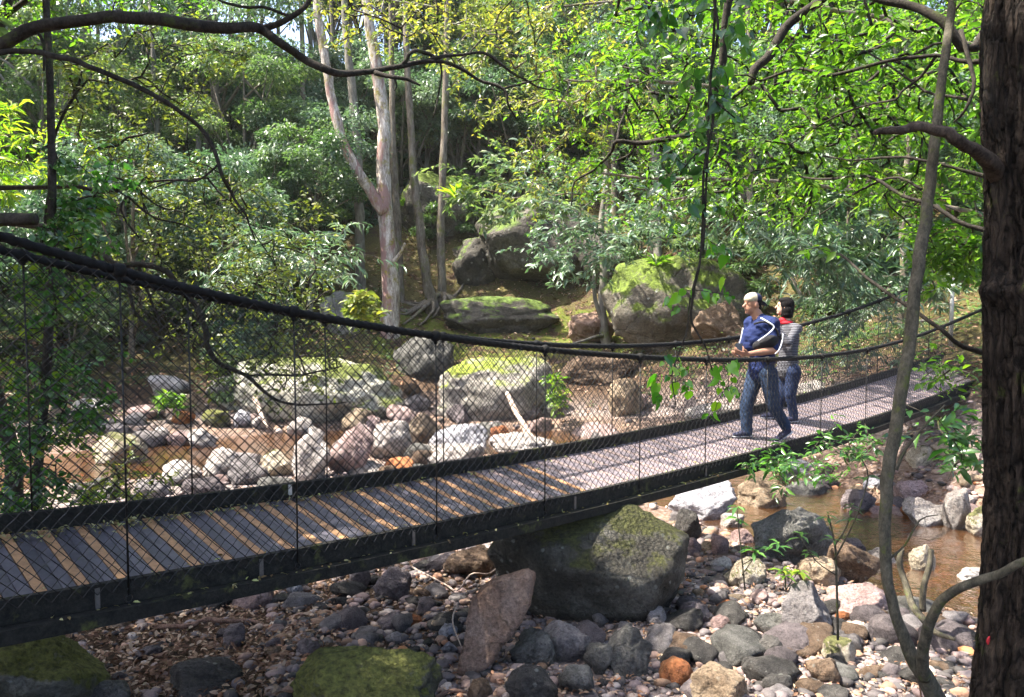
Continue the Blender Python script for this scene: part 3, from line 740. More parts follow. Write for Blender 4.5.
def deck_D(px, py):
    best = None
    for k in range(81):
        off = WID*k/80; s, z = on_plane(px, py, off); e = abs(z-deck_z(s, off))
        if best is None or e < best[0]: best = (e, s, off)
    _, s, off = best; p = bp(s, off, deck_z(s, off))
    return p.dot(Vector((0, CP, -SP))), s, off
M['cable'] = plain_mat('black_wire_rope', (.008, .008, .008), .8, .0, .4, 60, .2)
M['wire'] = plain_mat('chain_link_wire', (.014, .013, .012), .45, .3, .4, 60, .5)
M['beam'] = bark_mat('weathered_dark_timber', (.009, .009, .0085), (.026, .025, .021), 14, moss=.22, stretch=1, mosscol=(.07, .075, .025), bumpd=.008)
M['steel'] = plain_mat('dull_steel', (.12, .115, .11), .5, .7, .3, 40)
M['galv'] = plain_mat('galvanised', (.45, .45, .44), .5, .5, .2, 40)
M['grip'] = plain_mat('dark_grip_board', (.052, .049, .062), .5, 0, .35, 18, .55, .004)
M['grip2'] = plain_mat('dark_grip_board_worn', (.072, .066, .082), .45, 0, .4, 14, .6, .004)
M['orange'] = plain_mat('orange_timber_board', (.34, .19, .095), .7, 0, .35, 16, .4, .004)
M['sunlit1'] = plain_mat('sunlit_grip_board', (.15, .126, .142), .45, 0, .3, 18, .6, .004); M['sunlit2'] = plain_mat('sunlit_grip_board_pale', (.18, .15, .163), .45, 0, .3, 14, .6, .004); M['sunlit3'] = plain_mat('sunlit_timber_board', (.225, .17, .158), .55, 0, .3, 16, .5, .004)  # sun and glare on the right deck put into paler board colours
bridge = empty('suspension_footbridge', bp(0, WID/2, -2.9), 'narrow wire suspension footbridge with chain link sides crossing the whole picture', 'footbridge')
# deck boards: two dark grip boards, then a narrow orange one
tb = TB(); s = S0-.1; k = 0
def board(s0, s1, mi):
    g = .0022; dz = rnd.uniform(-.003, .003)
    a = [bp(s0+g, -.005, near_z(s0)+dz), bp(s1-g, -.005, near_z(s1)+dz), bp(s1-g, WID+.02, farb_z(s1)+dz), bp(s0+g, WID+.02, farb_z(s0)+dz)]
    b = len(tb.v)
    for p in a: tb.v.append(tuple(p))
    for p in a: tb.v.append((p.x, p.y, p.z-.032))
    for q in ((0, 1, 2, 3), (4, 7, 6, 5), (0, 4, 5, 1), (1, 5, 6, 2), (2, 6, 7, 3), (3, 7, 4, 0)):
        tb.f.append(tuple(b+i for i in q)); tb.m.append(mi)
while s < S1+.3:
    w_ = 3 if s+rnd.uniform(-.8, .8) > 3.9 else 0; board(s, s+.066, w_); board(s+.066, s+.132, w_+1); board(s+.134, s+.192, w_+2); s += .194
deck = tb.build('deck', [M['grip'], M['grip2'], M['orange'], M['sunlit1'], M['sunlit2'], M['sunlit3']], bridge, smooth=False)
def beam(name, o0, o1, ztop, zbot, s0, s1, mat, n=60):
    t = TB(); rings = []
    for i in range(n+1):
        s = s0+(s1-s0)*i/n; zt, zb = ztop(s), zbot(s)
        j = .003*noise.noise(Vector((s*3, o0*9, 0)))
        rings.append([bp(s, o0, zb+j), bp(s, o1, zb+j), bp(s, o1, zt+j), bp(s, o0, zt+j)])
    t.sweep(rings); return t.build(name, mat, bridge, smooth=False)
beam('edge_beam', -.05, -.007, lambda s: near_z(s)+.012, lambda s: near_z(s)-.112, S0, S1+.2, M['beam'])
beam('edge_beam', WID, WID+.05, lambda s: farb_z(s)+.108, lambda s: farb_z(s)-.05, S0, S1F+.7, M['beam'])
beam('lower_beam', -.115, .03, lambda s: near_z(s)-.116, lambda s: near_z(s)-.19, S0, S1+.2, M['beam'])
beam('lower_beam', WID-.03, WID+.10, lambda s: farb_z(s)-.055, lambda s: farb_z(s)-.13, S0, S1F+.7, M['beam'])
for i in range(16):
    s = .35+i*.95
    if s > S1: break
    t = TB(); t.sweep([[bp(s+a, o, deck_z(s, o)+h) for a, h in ((0, -.115), (.07, -.115), (.07, -.04), (0, -.04))] for o in (.035, WID-.035)])
    t.build('cross_bearer', M['beam'], bridge, smooth=False)
# bolts and steel joint plates on the near beam
for px in (93, 257, 409, 570, 700):
    s = on_plane(px, 560, 0)[0]; t = TB()
    t.sweep([[bp(s+a, o, near_z(s)+h) for a, h in ((-.012, -.112), (.012, -.112), (.012, -.005), (-.012, -.005))] for o in (-.058, -.051)])
    t.build('joint_strap', M['steel'], bridge, smooth=False)
# hand cables
def cable(zf, off, s0, s1):
    n = int((s1-s0)/.012); t = TB()
    pts = [bp(s0+(s1-s0)*i/n, off, zf(s0+(s1-s0)*i/n)) for i in range(n+1)]
    t.tube(pts, .024, 9, True, 0, lobes=3, twist=30, lob=.2); return t.build('hand_cable', M['cable'], bridge)
SP0 = -.04
cable(cabn_z, SP0, S0, S1+.1); cable(cabf_z, WID+.04, S0, S1F)
# hanger rods with clamps
nearpx = [(-45, 0), (123, 0), (295, 0), (436, 0), (545, 0), (640, 0), (706, 0), (767, 0), (821, 0), (866, 0), (905, 0), (940, 0)]
near_s = [on_plane(px, 400, -.055)[0] for px, _ in nearpx]
far_s = [on_plane(px, 400, WID+.055)[0] for px in (28, 190, 326)]
while far_s[-1] < S1F-.5: far_s.append(far_s[-1]+1.12)
def rod(s, off, cz, bz, ring=True):
    t = TB(); top = bp(s, off, cz+.01); bot = bp(s, off*1.0, bz)
    t.tube([top, (top+bot)/2+TB_*.003, bot], .0055, 6)
    if ring:
        c = bot+Vector((0, 0, -.02)); t.tube([c+TB_*(.017*cos(a))+Vector((0, 0, .02*sin(a))) for a in [2*pi*i/12 for i in range(13)]], .004, 5, False)
    r = t.build('hanger_rod', M['wire'], bridge)
    t = TB(); c = bp(s, off, cz)
    t.tube([c-TB_*.028, c-TB_*.012, c+TB_*.012, c+TB_*.028], [.031, .038, .038, .031], 8)
    t.tube([c+Vector((0, 0, -.055)), c+Vector((0, 0, -.02))], .014, 6)
    t.build('cable_clamp', M['cable'], r)
for s in near_s: rod(s, -.055, cabn_z(s), near_z(s)-.07)
for s in far_s: rod(s, WID+.055, cabf_z(s), farb_z(s)+.03)
# chain link
def chain(name, off, zt, zb, s0, s1, rad):
    t = TB(); c = .0725; zlo = zb
    for fam in (1, -1):
        k = int((s0-2.5)/c)
        while k*c < s1+2.5:
            pts = []; u = 0.0; j = 0
            while True:
                s = k*c+fam*u
                if s0 <= s <= s1:
                    z = zlo(s)+u
                    if z > zt(s)-.005:
                        break
                    w = .0055*(1 if j % 2 else -1)
                    ww = Vector((s*1.3, z*1.7, off*3)); 
                    pts.append(bp(s+.022*noise.noise(ww), off+w+.020*noise.noise(ww+Vector((7, 0, 0))), z+.020*noise.noise(ww+Vector((0, 9, 0)))))
                elif (fam == 1 and s > s1) or (fam == -1 and s < s0): break
                elif u > 2.6: break
                u += c/2; j += 1
            if len(pts) > 1:
                t.tube(pts, rad, 3, False)
            k += 1
    return t.build(name, M['wire'], bridge, smooth=False)
chain('wire_mesh', -.062, lambda s: cabn_z(s), lambda s: near_z(s)-.03, S0, S1+.05, .0027)
chain('wire_mesh', WID+.062, lambda s: cabf_z(s), lambda s: farb_z(s)+.0, S0, S1F+.0, .0027)
# little white tag wired on the far kerb
t = TB(); s = on_plane(289.5, 488, WID)[0]
t.sweep([[bp(s+a, o, farb_z(s)+h) for a, h in ((-.014, .03), (.014, .03), (.012, .105), (-.012, .105))] for o in (WID-.012, WID-.002)])
t.build('marker_tag', M['galv'], bridge, smooth=False)
# anchor posts at the right landing (mostly behind the foreground trunk)
for off, s, top in ((WID+.04, S1F, cabf_z(S1F)), (-.04, S1+.12, cabn_z(S1+.12))):
    b = bp(s, off, 0); gz = ground_z(b.x, b.y)-.2; t = TB()
    t.tube([Vector((b.x, b.y, gz)), Vector((b.x, b.y, top+.05))], .04, 10); t.tube([Vector((b.x, b.y, top+.05)), Vector((b.x, b.y, top+.08))], [.048, .03], 10)
    t.build('anchor_post', M['galv'], bridge)

# ================================================================ leaves
def n3(v): return v/np.maximum(1e-9, np.linalg.norm(v, axis=1))[:, None]
LT = {'rhomb': (np.array([(0, 0, 0), (.42, .5, .05), (1, 0, -.12), (.42, -.5, .05)]), [(0, 3, 2, 1)]),
      'fold': (np.array([(0, 0, 0), (.22, .36, .06), (.58, .46, .06), (1, 0, -.16), (.58, -.46, .06), (.22, -.36, .06), (.5, 0, 0)]), [(0, 6, 2, 1), (6, 3, 2), (0, 5, 4, 6), (6, 4, 3)]),
      'heart': (np.array([(.05, 0, 0), (-.08, .2, .04), (.08, .44, .09), (.38, .5, .10), (.70, .28, .04), (1.05, 0, -.14), (.70, -.28, .04), (.38, -.5, .10), (.08, -.44, .09), (-.08, -.2, .04), (.55, 0, 0)]),
                [(0, 10, 3, 2, 1), (10, 5, 4, 3), (0, 9, 8, 7, 10), (10, 7, 6, 5)])}
def leaves(name, Bp, Dr, Nm, Ln, Wd, shape, mat, parent=None, origin=None, vals=None):
    T = n3(Dr); S_ = n3(np.cross(Nm, T)); N2 = np.cross(T, S_)
    tmpl, fc = LT[shape]; n = len(Bp); k = len(tmpl)
    V = (Bp[:, None] + tmpl[None, :, 0, None]*(Ln[:, None, None]*T[:, None]) + tmpl[None, :, 1, None]*(Wd[:, None, None]*S_[:, None])
         + tmpl[None, :, 2, None]*(Ln[:, None, None]*N2[:, None])).reshape(-1, 3)
    if origin is None and parent is not None: origin = world_loc(parent)
    if origin is not None: V = V-np.array(origin)
    faces = []
    me = bpy.data.meshes.new(name)
    loops = []; starts = []; tot = []
    base = np.arange(n)*k
    L1 = np.concatenate([np.array(f) for f in fc]); ls = [len(f) for f in fc]
    allv = (base[:, None]+L1[None]).ravel().astype(np.int32)
    tot = np.tile(np.array(ls, dtype=np.int32), n); starts = np.concatenate([[0], np.cumsum(tot)[:-1]]).astype(np.int32)
    me.vertices.add(len(V)); me.vertices.foreach_set('co', V.astype(np.float32).ravel())
    me.loops.add(len(allv)); me.loops.foreach_set('vertex_index', allv)
    me.polygons.add(len(tot)); me.polygons.foreach_set('loop_start', starts); me.polygons.foreach_set('loop_total', tot)
    me.update(calc_edges=True); me.materials.append(mat)
    if vals is None: vals = nr.rand(n)
    me.attributes.new('v', 'FLOAT', 'POINT').data.foreach_set('value', np.repeat(vals, k).astype(np.float32))
    o = bpy.data.objects.new(name, me); link(o, parent)
    if parent is None and origin is not None: o.location = origin
    return o
def scatter_litter(name, label, pts, size, mat, cat='leaf litter', up=.5):
    pts = np.array(pts); n = len(pts)
    D = nr.normal(size=(n, 3)); D[:, 2] *= .35; Nn = np.stack([nr.normal(0, up, n), nr.normal(0, up, n), np.ones(n)], 1)
    L_ = nr.uniform(size*.6, size*1.3, n)
    o = leaves(name, pts, D, Nn, L_, L_*.45, 'fold', mat); return tag(o, label, cat, kind='stuff')
# litter on the deck along the far kerb and a little along the near one
pts = []
for _ in range(620):
    if rnd.random() < .78:
        s = S0+abs(rnd.gauss(0, 2.0)); off = WID-.02-abs(rnd.gauss(0, .06))
    else: s = rnd.uniform(S0, S0+9); off = rnd.choice([rnd.uniform(0, WID), abs(rnd.gauss(0, .02))])
    if s > 10: continue
    pts.append(tuple(bp(s, off, deck_z(s, off)+.006+rnd.uniform(0, .015))))
for _ in range(160):
    s = rnd.uniform(S0, 9); pts.append(tuple(bp(s, rnd.uniform(-.11, -.055), near_z(s)-.108)))
scatter_litter('leaf_litter', 'dry yellowish leaves caught along the kerbs of the bridge deck', pts, .035, M['leaf_litter_deck'])
def ground_pts(n, x0, x1, y0, y1, dz=.02, cond=None):
    out = []
    while len(out) < n:
        px, py = rnd.uniform(x0, x1), rnd.uniform(y0, y1); r_ = ray(px, py); z = -2.6
        for _k in range(5):
            D = z/r_.z
            if not 0 < D < 60: break
            z = ground_z(r_.x*D, r_.y*D)
        if not 1 < D < 60: n -= 1; continue
        out.append((r_.x*D, r_.y*D, z+dz+rnd.uniform(0, .02)))
    return out
scatter_litter('leaf_litter', 'brown dead leaves and twigs covering the shaded lower left bank', ground_pts(7500, -30, 340, 560, 700), .05, M['leaf_dead'])
scatter_litter('leaf_litter', 'fallen leaves scattered among the foreground stones', ground_pts(4200, 300, 990, 540, 700), .04, M['leaf_dead'])
scatter_litter('leaf_litter', 'reddish fallen leaves on the far right bank', ground_pts(2600, 800, 1010, 385, 480), .085, M['leaf_dead'])
def marched(n, x0, x1, y0, y1):
    out = []
    for _ in range(n):
        g = G(rnd.uniform(x0, x1), rnd.uniform(y0, y1)); out.append((g.x, g.y, g.z+.03))
    return out
scatter_litter('leaf_litter', 'brown leaf litter on the slope above the mossy shelf', marched(1500, 400, 640, 225, 330), .10, M['leaf_dead'])
# ================================================================ vegetation
def px_path(pts, k=3):
    """(px, py, distance, width in px) -> smooth 3-D path with radii in metres"""
    q = smooth_path([(p[0], p[1], p[2], p[3]) for p in pts], k)
    return [P(a[0], a[1], a[2]) for a in q], [max(.0015, a[3]*a[2]/F/2) for a in q]
def jitter(pts, amp, fr=3):
    return [p+Vector((noise.noise(p*fr), noise.noise(p*fr+Vector((5, 0, 0))), noise.noise(p*fr+Vector((0, 5, 0)))))*amp for p in pts]
def grow(paths, targets, step=.12, bend=.25, tip=.0022, expo=.5, rmax=.02, fromr=None):
    """joins every target point to the nearest branch by a curved twig; returns twig tubes and their ends"""
    cap = sum(len(p) for p, _ in paths)+len(targets)*12+10
    pos = np.zeros((cap, 3)); par = [-1]*cap; cnt = [0]*cap; n = 0; main = 0
    for pts, rad in paths:
        for p, r_ in zip(pts, rad):
            if fromr is None or r_ < fromr: pos[n] = p; n += 1
    main = n
    T = np.array([tuple(t) for t in targets])
    d0 = np.array([np.min(((pos[:main]-t)**2).sum(1)) for t in T]); order = np.argsort(d0)
    chains = []
    for ti in order:
        t = T[ti]; dd = ((pos[:n]-t)**2).sum(1); j = int(np.argmin(dd)); dist = math.sqrt(dd[j])
        k = max(2, min(10, int(dist/step)+1)); a = pos[j].copy(); prev = j; ch = [j]
        dirv = t-a; perp = nr.normal(size=3); perp -= dirv*perp.dot(dirv)/max(1e-9, dirv.dot(dirv)); perp *= bend*dist*.4/max(1e-9, np.linalg.norm(perp))
        perp[2] = abs(perp[2])*.8
        for i in range(1, k+1):
            u = i/k; q = a+dirv*u+perp*math.sin(pi*u)*(1-.3*u)+(nr.normal(size=3)*step*.07 if i < k else 0)
            pos[n] = q; par[n] = prev; prev = n; ch.append(n); n += 1
        chains.append(ch)
    for ch in chains:
        j = ch[-1]
        while j >= main: cnt[j] += 1; j = par[j]
    out = []
    for ch in chains:
        rad = [min(rmax, tip*max(1, cnt[j])**expo) if j >= main else None for j in ch]
        if rad[0] is None: rad[0] = rad[1]
        rad[0] = min(rad[0], rad[1]*1.15)
        out.append(([Vector(pos[j]) for j in ch], rad))
    return out
def twig_leaves(chains, per, spread, size, wratio, droop=.3, flat=.6, last=.45, up=None, jit=.02):
    B_, D_, N_, L_ = [], [], [], []
    for pts, rad in chains:
        # walk back from the tip
        seg = []; acc = 0
        for i in range(len(pts)-1, 0, -1):
            seg.append((pts[i], pts[i-1])); acc += (pts[i]-pts[i-1]).length
            if acc > last: break
        tot = acc
        for k in range(per):
            u = (k+rnd.random()*.6)/per*tot; a = 0
            for p, q in seg:
                l = (p-q).length
                if a+l >= u or (p, q) == seg[-1]:
                    w = min(1, (u-a)/max(1e-6, l)); b = p.lerp(q, w); t = (p-q).normalized(); break
                a += l
            side = t.cross(Vector((0, 0, 1)))
            if side.length < .2: side = Vector((rnd.gauss(0, 1), rnd.gauss(0, 1), 0))
            side.normalize(); side *= (1 if k % 2 else -1)
            d = (t*rnd.uniform(.2, .9)+side*rnd.uniform(.5, 1.2)+Vector((rnd.gauss(0, .3), rnd.gauss(0, .3), rnd.gauss(0, .3)-droop)))
            nm = Vector((rnd.gauss(0, 1)*(1-flat), rnd.gauss(0, 1)*(1-flat), .35+flat))
            b = b+Vector((rnd.gauss(0, jit), rnd.gauss(0, jit), rnd.gauss(0, jit)))+d.normalized()*spread*rnd.random()
            B_.append(tuple(b)); D_.append(tuple(d)); N_.append(tuple(nm)); L_.append(size*rnd.choice((rnd.uniform(.35, .8), rnd.uniform(.7, 1.35))))
    L_ = np.array(L_)
    return np.array(B_), np.array(D_), np.array(N_), L_, L_*wratio
def in_poly(x, y, poly):
    c = False; j = len(poly)-1
    for i in range(len(poly)):
        xi, yi = poly[i]; xj, yj = poly[j]
        if (yi > y) != (yj > y) and x < (xj-xi)*(y-yi)/(yj-yi)+xi: c = not c
        j = i
    return c
def poly_targets(poly, n, d0, d1, clump=0, cs=.3):
    xs_ = [p[0] for p in poly]; ys_ = [p[1] for p in poly]; out = []
    cl = []
    while len(out) < n:
        x, y = rnd.uniform(min(xs_), max(xs_)), rnd.uniform(min(ys_), max(ys_))
        if not in_poly(x, y, poly): continue
        D = rnd.uniform(d0, d1); p = P(x, y, D)
        if clump:
            if len(cl) < clump: cl.append(p); out.append(p); continue
            c = rnd.choice(cl); p = c+Vector((rnd.gauss(0, cs), rnd.gauss(0, cs), rnd.gauss(0, cs*.45)))
        out.append(p)
    return out
def tubes(paths, n=7, rough=0):
    t = TB()
    for p, r_ in paths:
        if len(p) > 1: t.tube(p, r_, n, True, rough=rough)
    return t

# ---- the big foreground tree on the right
gz = ground_z(2.2, 3.2)
tr = empty('foreground_tree', P(1040, 800, 3.25), 'massive dark rough barked tree filling the right edge of the picture', 'tree')
t = TB()
prof = [(-420, 1058, 84), (-200, 1052, 92), (0, 1040, 66*2), (60, 1040, 66*2), (140, 1043, 66*2), (200, 1044, 65*2), (300, 1043, 66*2), (400, 1045, 68*2), (480, 1048, 69*2), (560, 1048, 69*2), (630, 1047, 71*2), (700, 1045, 76*2), (780, 1042, 84*2), (860, 1040, 105*2)]
pp, rr = px_path([(cx+17, y, 3.25, w) for y, cx, w in prof], 9)
NS = 170
seg_ = smooth_path([(p_.x, p_.y, p_.z, r_) for p_, r_ in zip(pp, rr)], 3); pp2 = [Vector(q[:3]) for q in seg_]; rr2 = [q[3] for q in seg_]
t.tube(pp2, rr2, NS, True); kz = P(970, 291, 3.1).z
for i in range(len(t.v)):      # deep vertical furrows
    p = Vector(t.v[i]); ax = pp2[i//NS]
    a = math.atan2(p.y-ax.y, p.x-ax.x); d = Vector((p.x-ax.x, p.y-ax.y, 0)); L_ = d.length
    wv = .35*noise.noise(Vector((cos(a)*2, sin(a)*2, p.z*1.3)))
    n1 = noise.noise(Vector((cos(a+wv)*6.5, sin(a+wv)*6.5, p.z*1.1))); n2 = noise.noise(Vector((cos(a+wv)*15+9, sin(a+wv)*15, p.z*2.6)))
    n3_ = noise.noise(Vector((cos(a)*9, sin(a)*9, p.z*14)))
    f = -.030*max(0, 1-abs(n1)*5.5)-.014*max(0, 1-abs(n2)*5)+.006*n3_+noise.noise(Vector((cos(a)*1.3, sin(a)*1.3, p.z*.7)))*.03+.004*noise.noise(p*60)
    da = (a-3.3+pi) % (2*pi)-pi; kn = math.exp(-((p.z-kz)/.05)**2-(da/.35)**2)*.06
    t.v[i] = tuple(p+d/L_*(f+kn))
t.build('trunk', M['bark_big'], tr)
pa, ra = px_path([(1010, 185, 3.3, 26), (990, 165, 3.2, 17), (972, 148, 3.08, 12), (956, 138, 3.0, 11), (948, 132, 3.0, 10.5), (930, 128, 3.0, 9.5), (915, 127, 3.0, 9), (905, 130, 3.0, 8), (888, 131, 3.0, 7.5), (878, 130, 3.0, 6), (872, 132, 3.0, 4)], 4)
t = TB(); t.tube(jitter(pa, .012, 14), ra, 14, True, rough=.38)
t.build('broken_branch', bark_mat('bark_broken_branch', (.028, .020, .015), (.10, .075, .058), 22, stretch=.7, bumpd=.008), tr)
M['paint'] = plain_mat('red_paint_mark', (.45, .02, .03), .6)
q = P(989, 641, 3.02); v, f = ico(2)
mk = np.array([(a[0]*.011, a[1]*.004, a[2]*.022*(1+.4*a[0])) for a in v])
# the mark is pressed on to the bark
rq = ray(989, 641); tq = 2.8
while tq < 3.6:
    q = rq*tq; hc_ = min(pp, key=lambda p_: abs(p_.z-q.z))
    if math.hypot(q.x-hc_.x, q.y-hc_.y) < rr[pp.index(hc_)]*.995: break
    tq += .002
mesh_obj('paint_mark', mk+np.array(q), f, M['paint'], tr)

# limbs of the right tree and its bright leaves
limbs = [
 [(1040, -60, 4.2, 26), (975, 48, 4.2, 10), (943, 21, 4.2, 10), (912, 6, 4.3, 9), (877, -2, 4.4, 9), (850, -12, 4.6, 9), (824, 0, 4.9, 9.5), (791, 21, 5, 10), (777, 41, 5, 10), (768, 57, 5, 9.5), (755, 69, 5, 9), (751, 84, 5, 7)],
 [(1020, 60, 4.2, 9), (970, 62, 4.3, 5), (936, 55, 4.4, 4), (894, 60, 4.5, 3.5), (853, 70, 4.6, 3.5), (825, 75, 4.7, 3.2), (798, 69, 4.8, 3), (761, 81, 5, 2.5)],
 [(936, 56, 4.4, 3), (920, 78, 4.5, 2.8), (900, 93, 4.6, 2.5), (894, 100, 4.6, 2.2), (867, 105, 4.8, 2), (829, 119, 5, 1.8), (791, 145, 5.2, 1.4)],
 [(1030, 190, 4.2, 8), (960, 169, 4.3, 3.5), (922, 160, 4.4, 3), (894, 157, 4.5, 2.6), (853, 160, 4.7, 2.2), (822, 157, 4.9, 1.6)],
 [(1030, 240, 4.0, 8), (970, 226, 4.1, 4.5), (936, 207, 4.2, 4), (905, 196, 4.3, 3.5), (867, 176, 4.5, 3), (822, 180, 4.8, 2.4), (801, 176, 5, 1.6)],
 [(922, 189, 4.3, 3), (898, 177, 4.4, 2.6), (860, 190, 4.6, 2.2), (820, 215, 4.8, 1.5)],
 [(1020, 360, 3.7, 8), (963, 347, 3.7, 5), (943, 330, 3.7, 4.5), (919, 314, 3.8, 4), (895, 298, 3.9, 3.6), (867, 278, 4, 3.2), (840, 254, 4.2, 2.4)],
 [(970, 100, 4.3, 4), (950, 97, 4.4, 3), (925, 91, 4.5, 2.5), (880, 60, 4.7, 2), (845, 40, 5, 1.5)],
 [(960, 30, 4.2, 5), (975, 80, 4.1, 4), (965, 110, 4.1, 3), (955, 122, 4.2, 2)],
 [(1040, -120, 5.2, 30), (900, -90, 5.2, 18), (790, -60, 5.2, 14), (735, -20, 5.3, 9), (722, 60, 5.4, 8), (712, 105, 5.5, 7.5), (704, 127, 5.5, 7), (683, 137, 5.5, 6.5), (666, 139, 5.5, 6), (637, 143, 5.6, 5), (617, 142, 5.6, 4), (611, 152, 5.7, 3), (595, 170, 5.8, 2.4), (574, 182, 5.9, 2), (572, 206, 5.9, 1.4)],
 [(617, 142, 5.6, 3), (619, 127, 5.7, 2.2), (626, 112, 5.8, 1.5)],
 [(637, 143, 5.6, 2.6), (630, 155, 5.7, 2), (612, 160, 5.8, 1.4)],
]
lp = [px_path(l, 3) for l in limbs]
lp = [(jitter(p, .012, 6), r_) for p, r_ in lp]
tubes(lp, 8, .15).build('limb', M['bark_dark'], tr)
def add_twigs(o, ch, n, bark):
    t = tubes(ch, n); off = np.array(world_loc(o)); v = np.array(t.v)-off
    me = bpy.data.meshes.new('tw'); me.from_pydata(v.tolist(), [], t.f); me.materials.append(bark)
    me.attributes.new('v', 'FLOAT', 'POINT'); me.polygons.foreach_set('material_index', [1]*len(me.polygons)); me.polygons.foreach_set('use_smooth', [True]*len(me.polygons))
    bm = bmesh.new(); bm.from_mesh(o.data); bm.from_mesh(me); bm.to_mesh(o.data); bm.free(); bpy.data.meshes.remove(me)
    if len(o.data.materials) < 2: o.data.materials.append(bark)
    return o
def crown_on(parent, name, paths, targets, mat, per, size, wr, n=4, barkm='bark_dark', **kw):
    tk = {k: kw.pop(k) for k in ('step', 'bend', 'tip', 'rmax', 'fromr') if k in kw}
    ch = grow(paths, targets, **tk)
    B_, D_, N_, L_, W_ = twig_leaves(ch, per, kw.get('spread', .01), size, wr, kw.get('droop', .3), kw.get('flat', .6), kw.get('last', .4), jit=kw.get('jit', .015))
    o = leaves(name, B_, D_, N_, L_, W_, kw.get('shape', 'fold'), M[mat] if isinstance(mat, str) else mat, parent)
    return add_twigs(o, ch, n, M[barkm])
polyR = [(640, -30), (990, -30), (990, 215), (930, 240), (890, 205), (840, 215), (790, 225), (740, 235), (690, 215), (655, 150), (640, 90), (600, 95)]
tg = poly_targets(polyR, 900, 4.6, 7.4, 95, .34)
crown_on(tr, 'foliage', lp, tg, 'leaf_bright', 16, .068, .42, step=.16, bend=.3, droop=.35, flat=.45, last=.5, rmax=.012, fromr=.02)
# second, smaller leafed tree behind it: yellow green spray over the centre right
t2 = empty('understorey_tree', G(668, 330) , 'yellow green leafy understorey tree spreading left over the huge mossy boulder', 'tree')
g2 = world_loc(t2)
base2 = P(1016, 250, 13.0)
t2.location = (base2.x, base2.y, ground_z(base2.x, base2.y)-.1); g2 = world_loc(t2)
mp = [([g2, g2.lerp(base2, .6)+Vector((.1, 0, 0)), base2, P(1010, 140, 13), P(1000, 20, 13), P(985, -80, 13)], [.13, .12, .11, .095, .07, .05])]
mp.append(px_path([(1012, 170, 13, 8), (930, 130, 13, 7), (850, 100, 12.8, 6), (770, 90, 12.6, 5), (690, 85, 12.4, 4), (620, 80, 12.2, 3), (560, 80, 12, 2)], 3))
mp.append(px_path([(1004, 60, 13, 8), (930, 30, 13, 6), (840, 10, 12.8, 5), (740, -5, 12.6, 4), (640, 0, 12.3, 3), (560, 5, 12, 2)], 3))
mp.append(px_path([(1014, 220, 13, 6), (930, 205, 12.8, 5), (850, 190, 12.6, 4), (760, 180, 12.4, 3.5), (670, 178, 12.2, 3), (590, 172, 12, 2)], 3))
mp = [(jitter(p, .05, 2), r_) for p, r_ in mp]
tubes(mp, 7, .15).build('trunk', M['bark_mid'], t2)
poly2 = [(550, 60), (600, 60), (640, 10), (760, -20), (980, -20), (985, 190), (880, 235), (800, 225), (740, 215), (640, 205), (560, 200), (535, 150), (560, 120)]
tg = poly_targets(poly2, 640, 11.6, 14.2, 85, .5)
crown_on(t2, 'foliage', mp, tg, 'leaf_bright', 17, .105, .42, step=.3, bend=.3, droop=.2, flat=.55, last=.8, tip=.003, rmax=.03, jit=.04, barkm='bark_mid')
poly3 = [(450, -20), (640, -20), (640, 120), (600, 205), (540, 195), (500, 130), (440, 80)]
tg = poly_targets(poly3, 260, 11.5, 13.5, 60, .45)
crown_on(t2, 'foliage', mp, tg, 'leaf_olive', 13, .095, .42, step=.35, bend=.35, droop=.2, flat=.5, last=.7, tip=.003, rmax=.02, jit=.04, barkm='bark_mid')

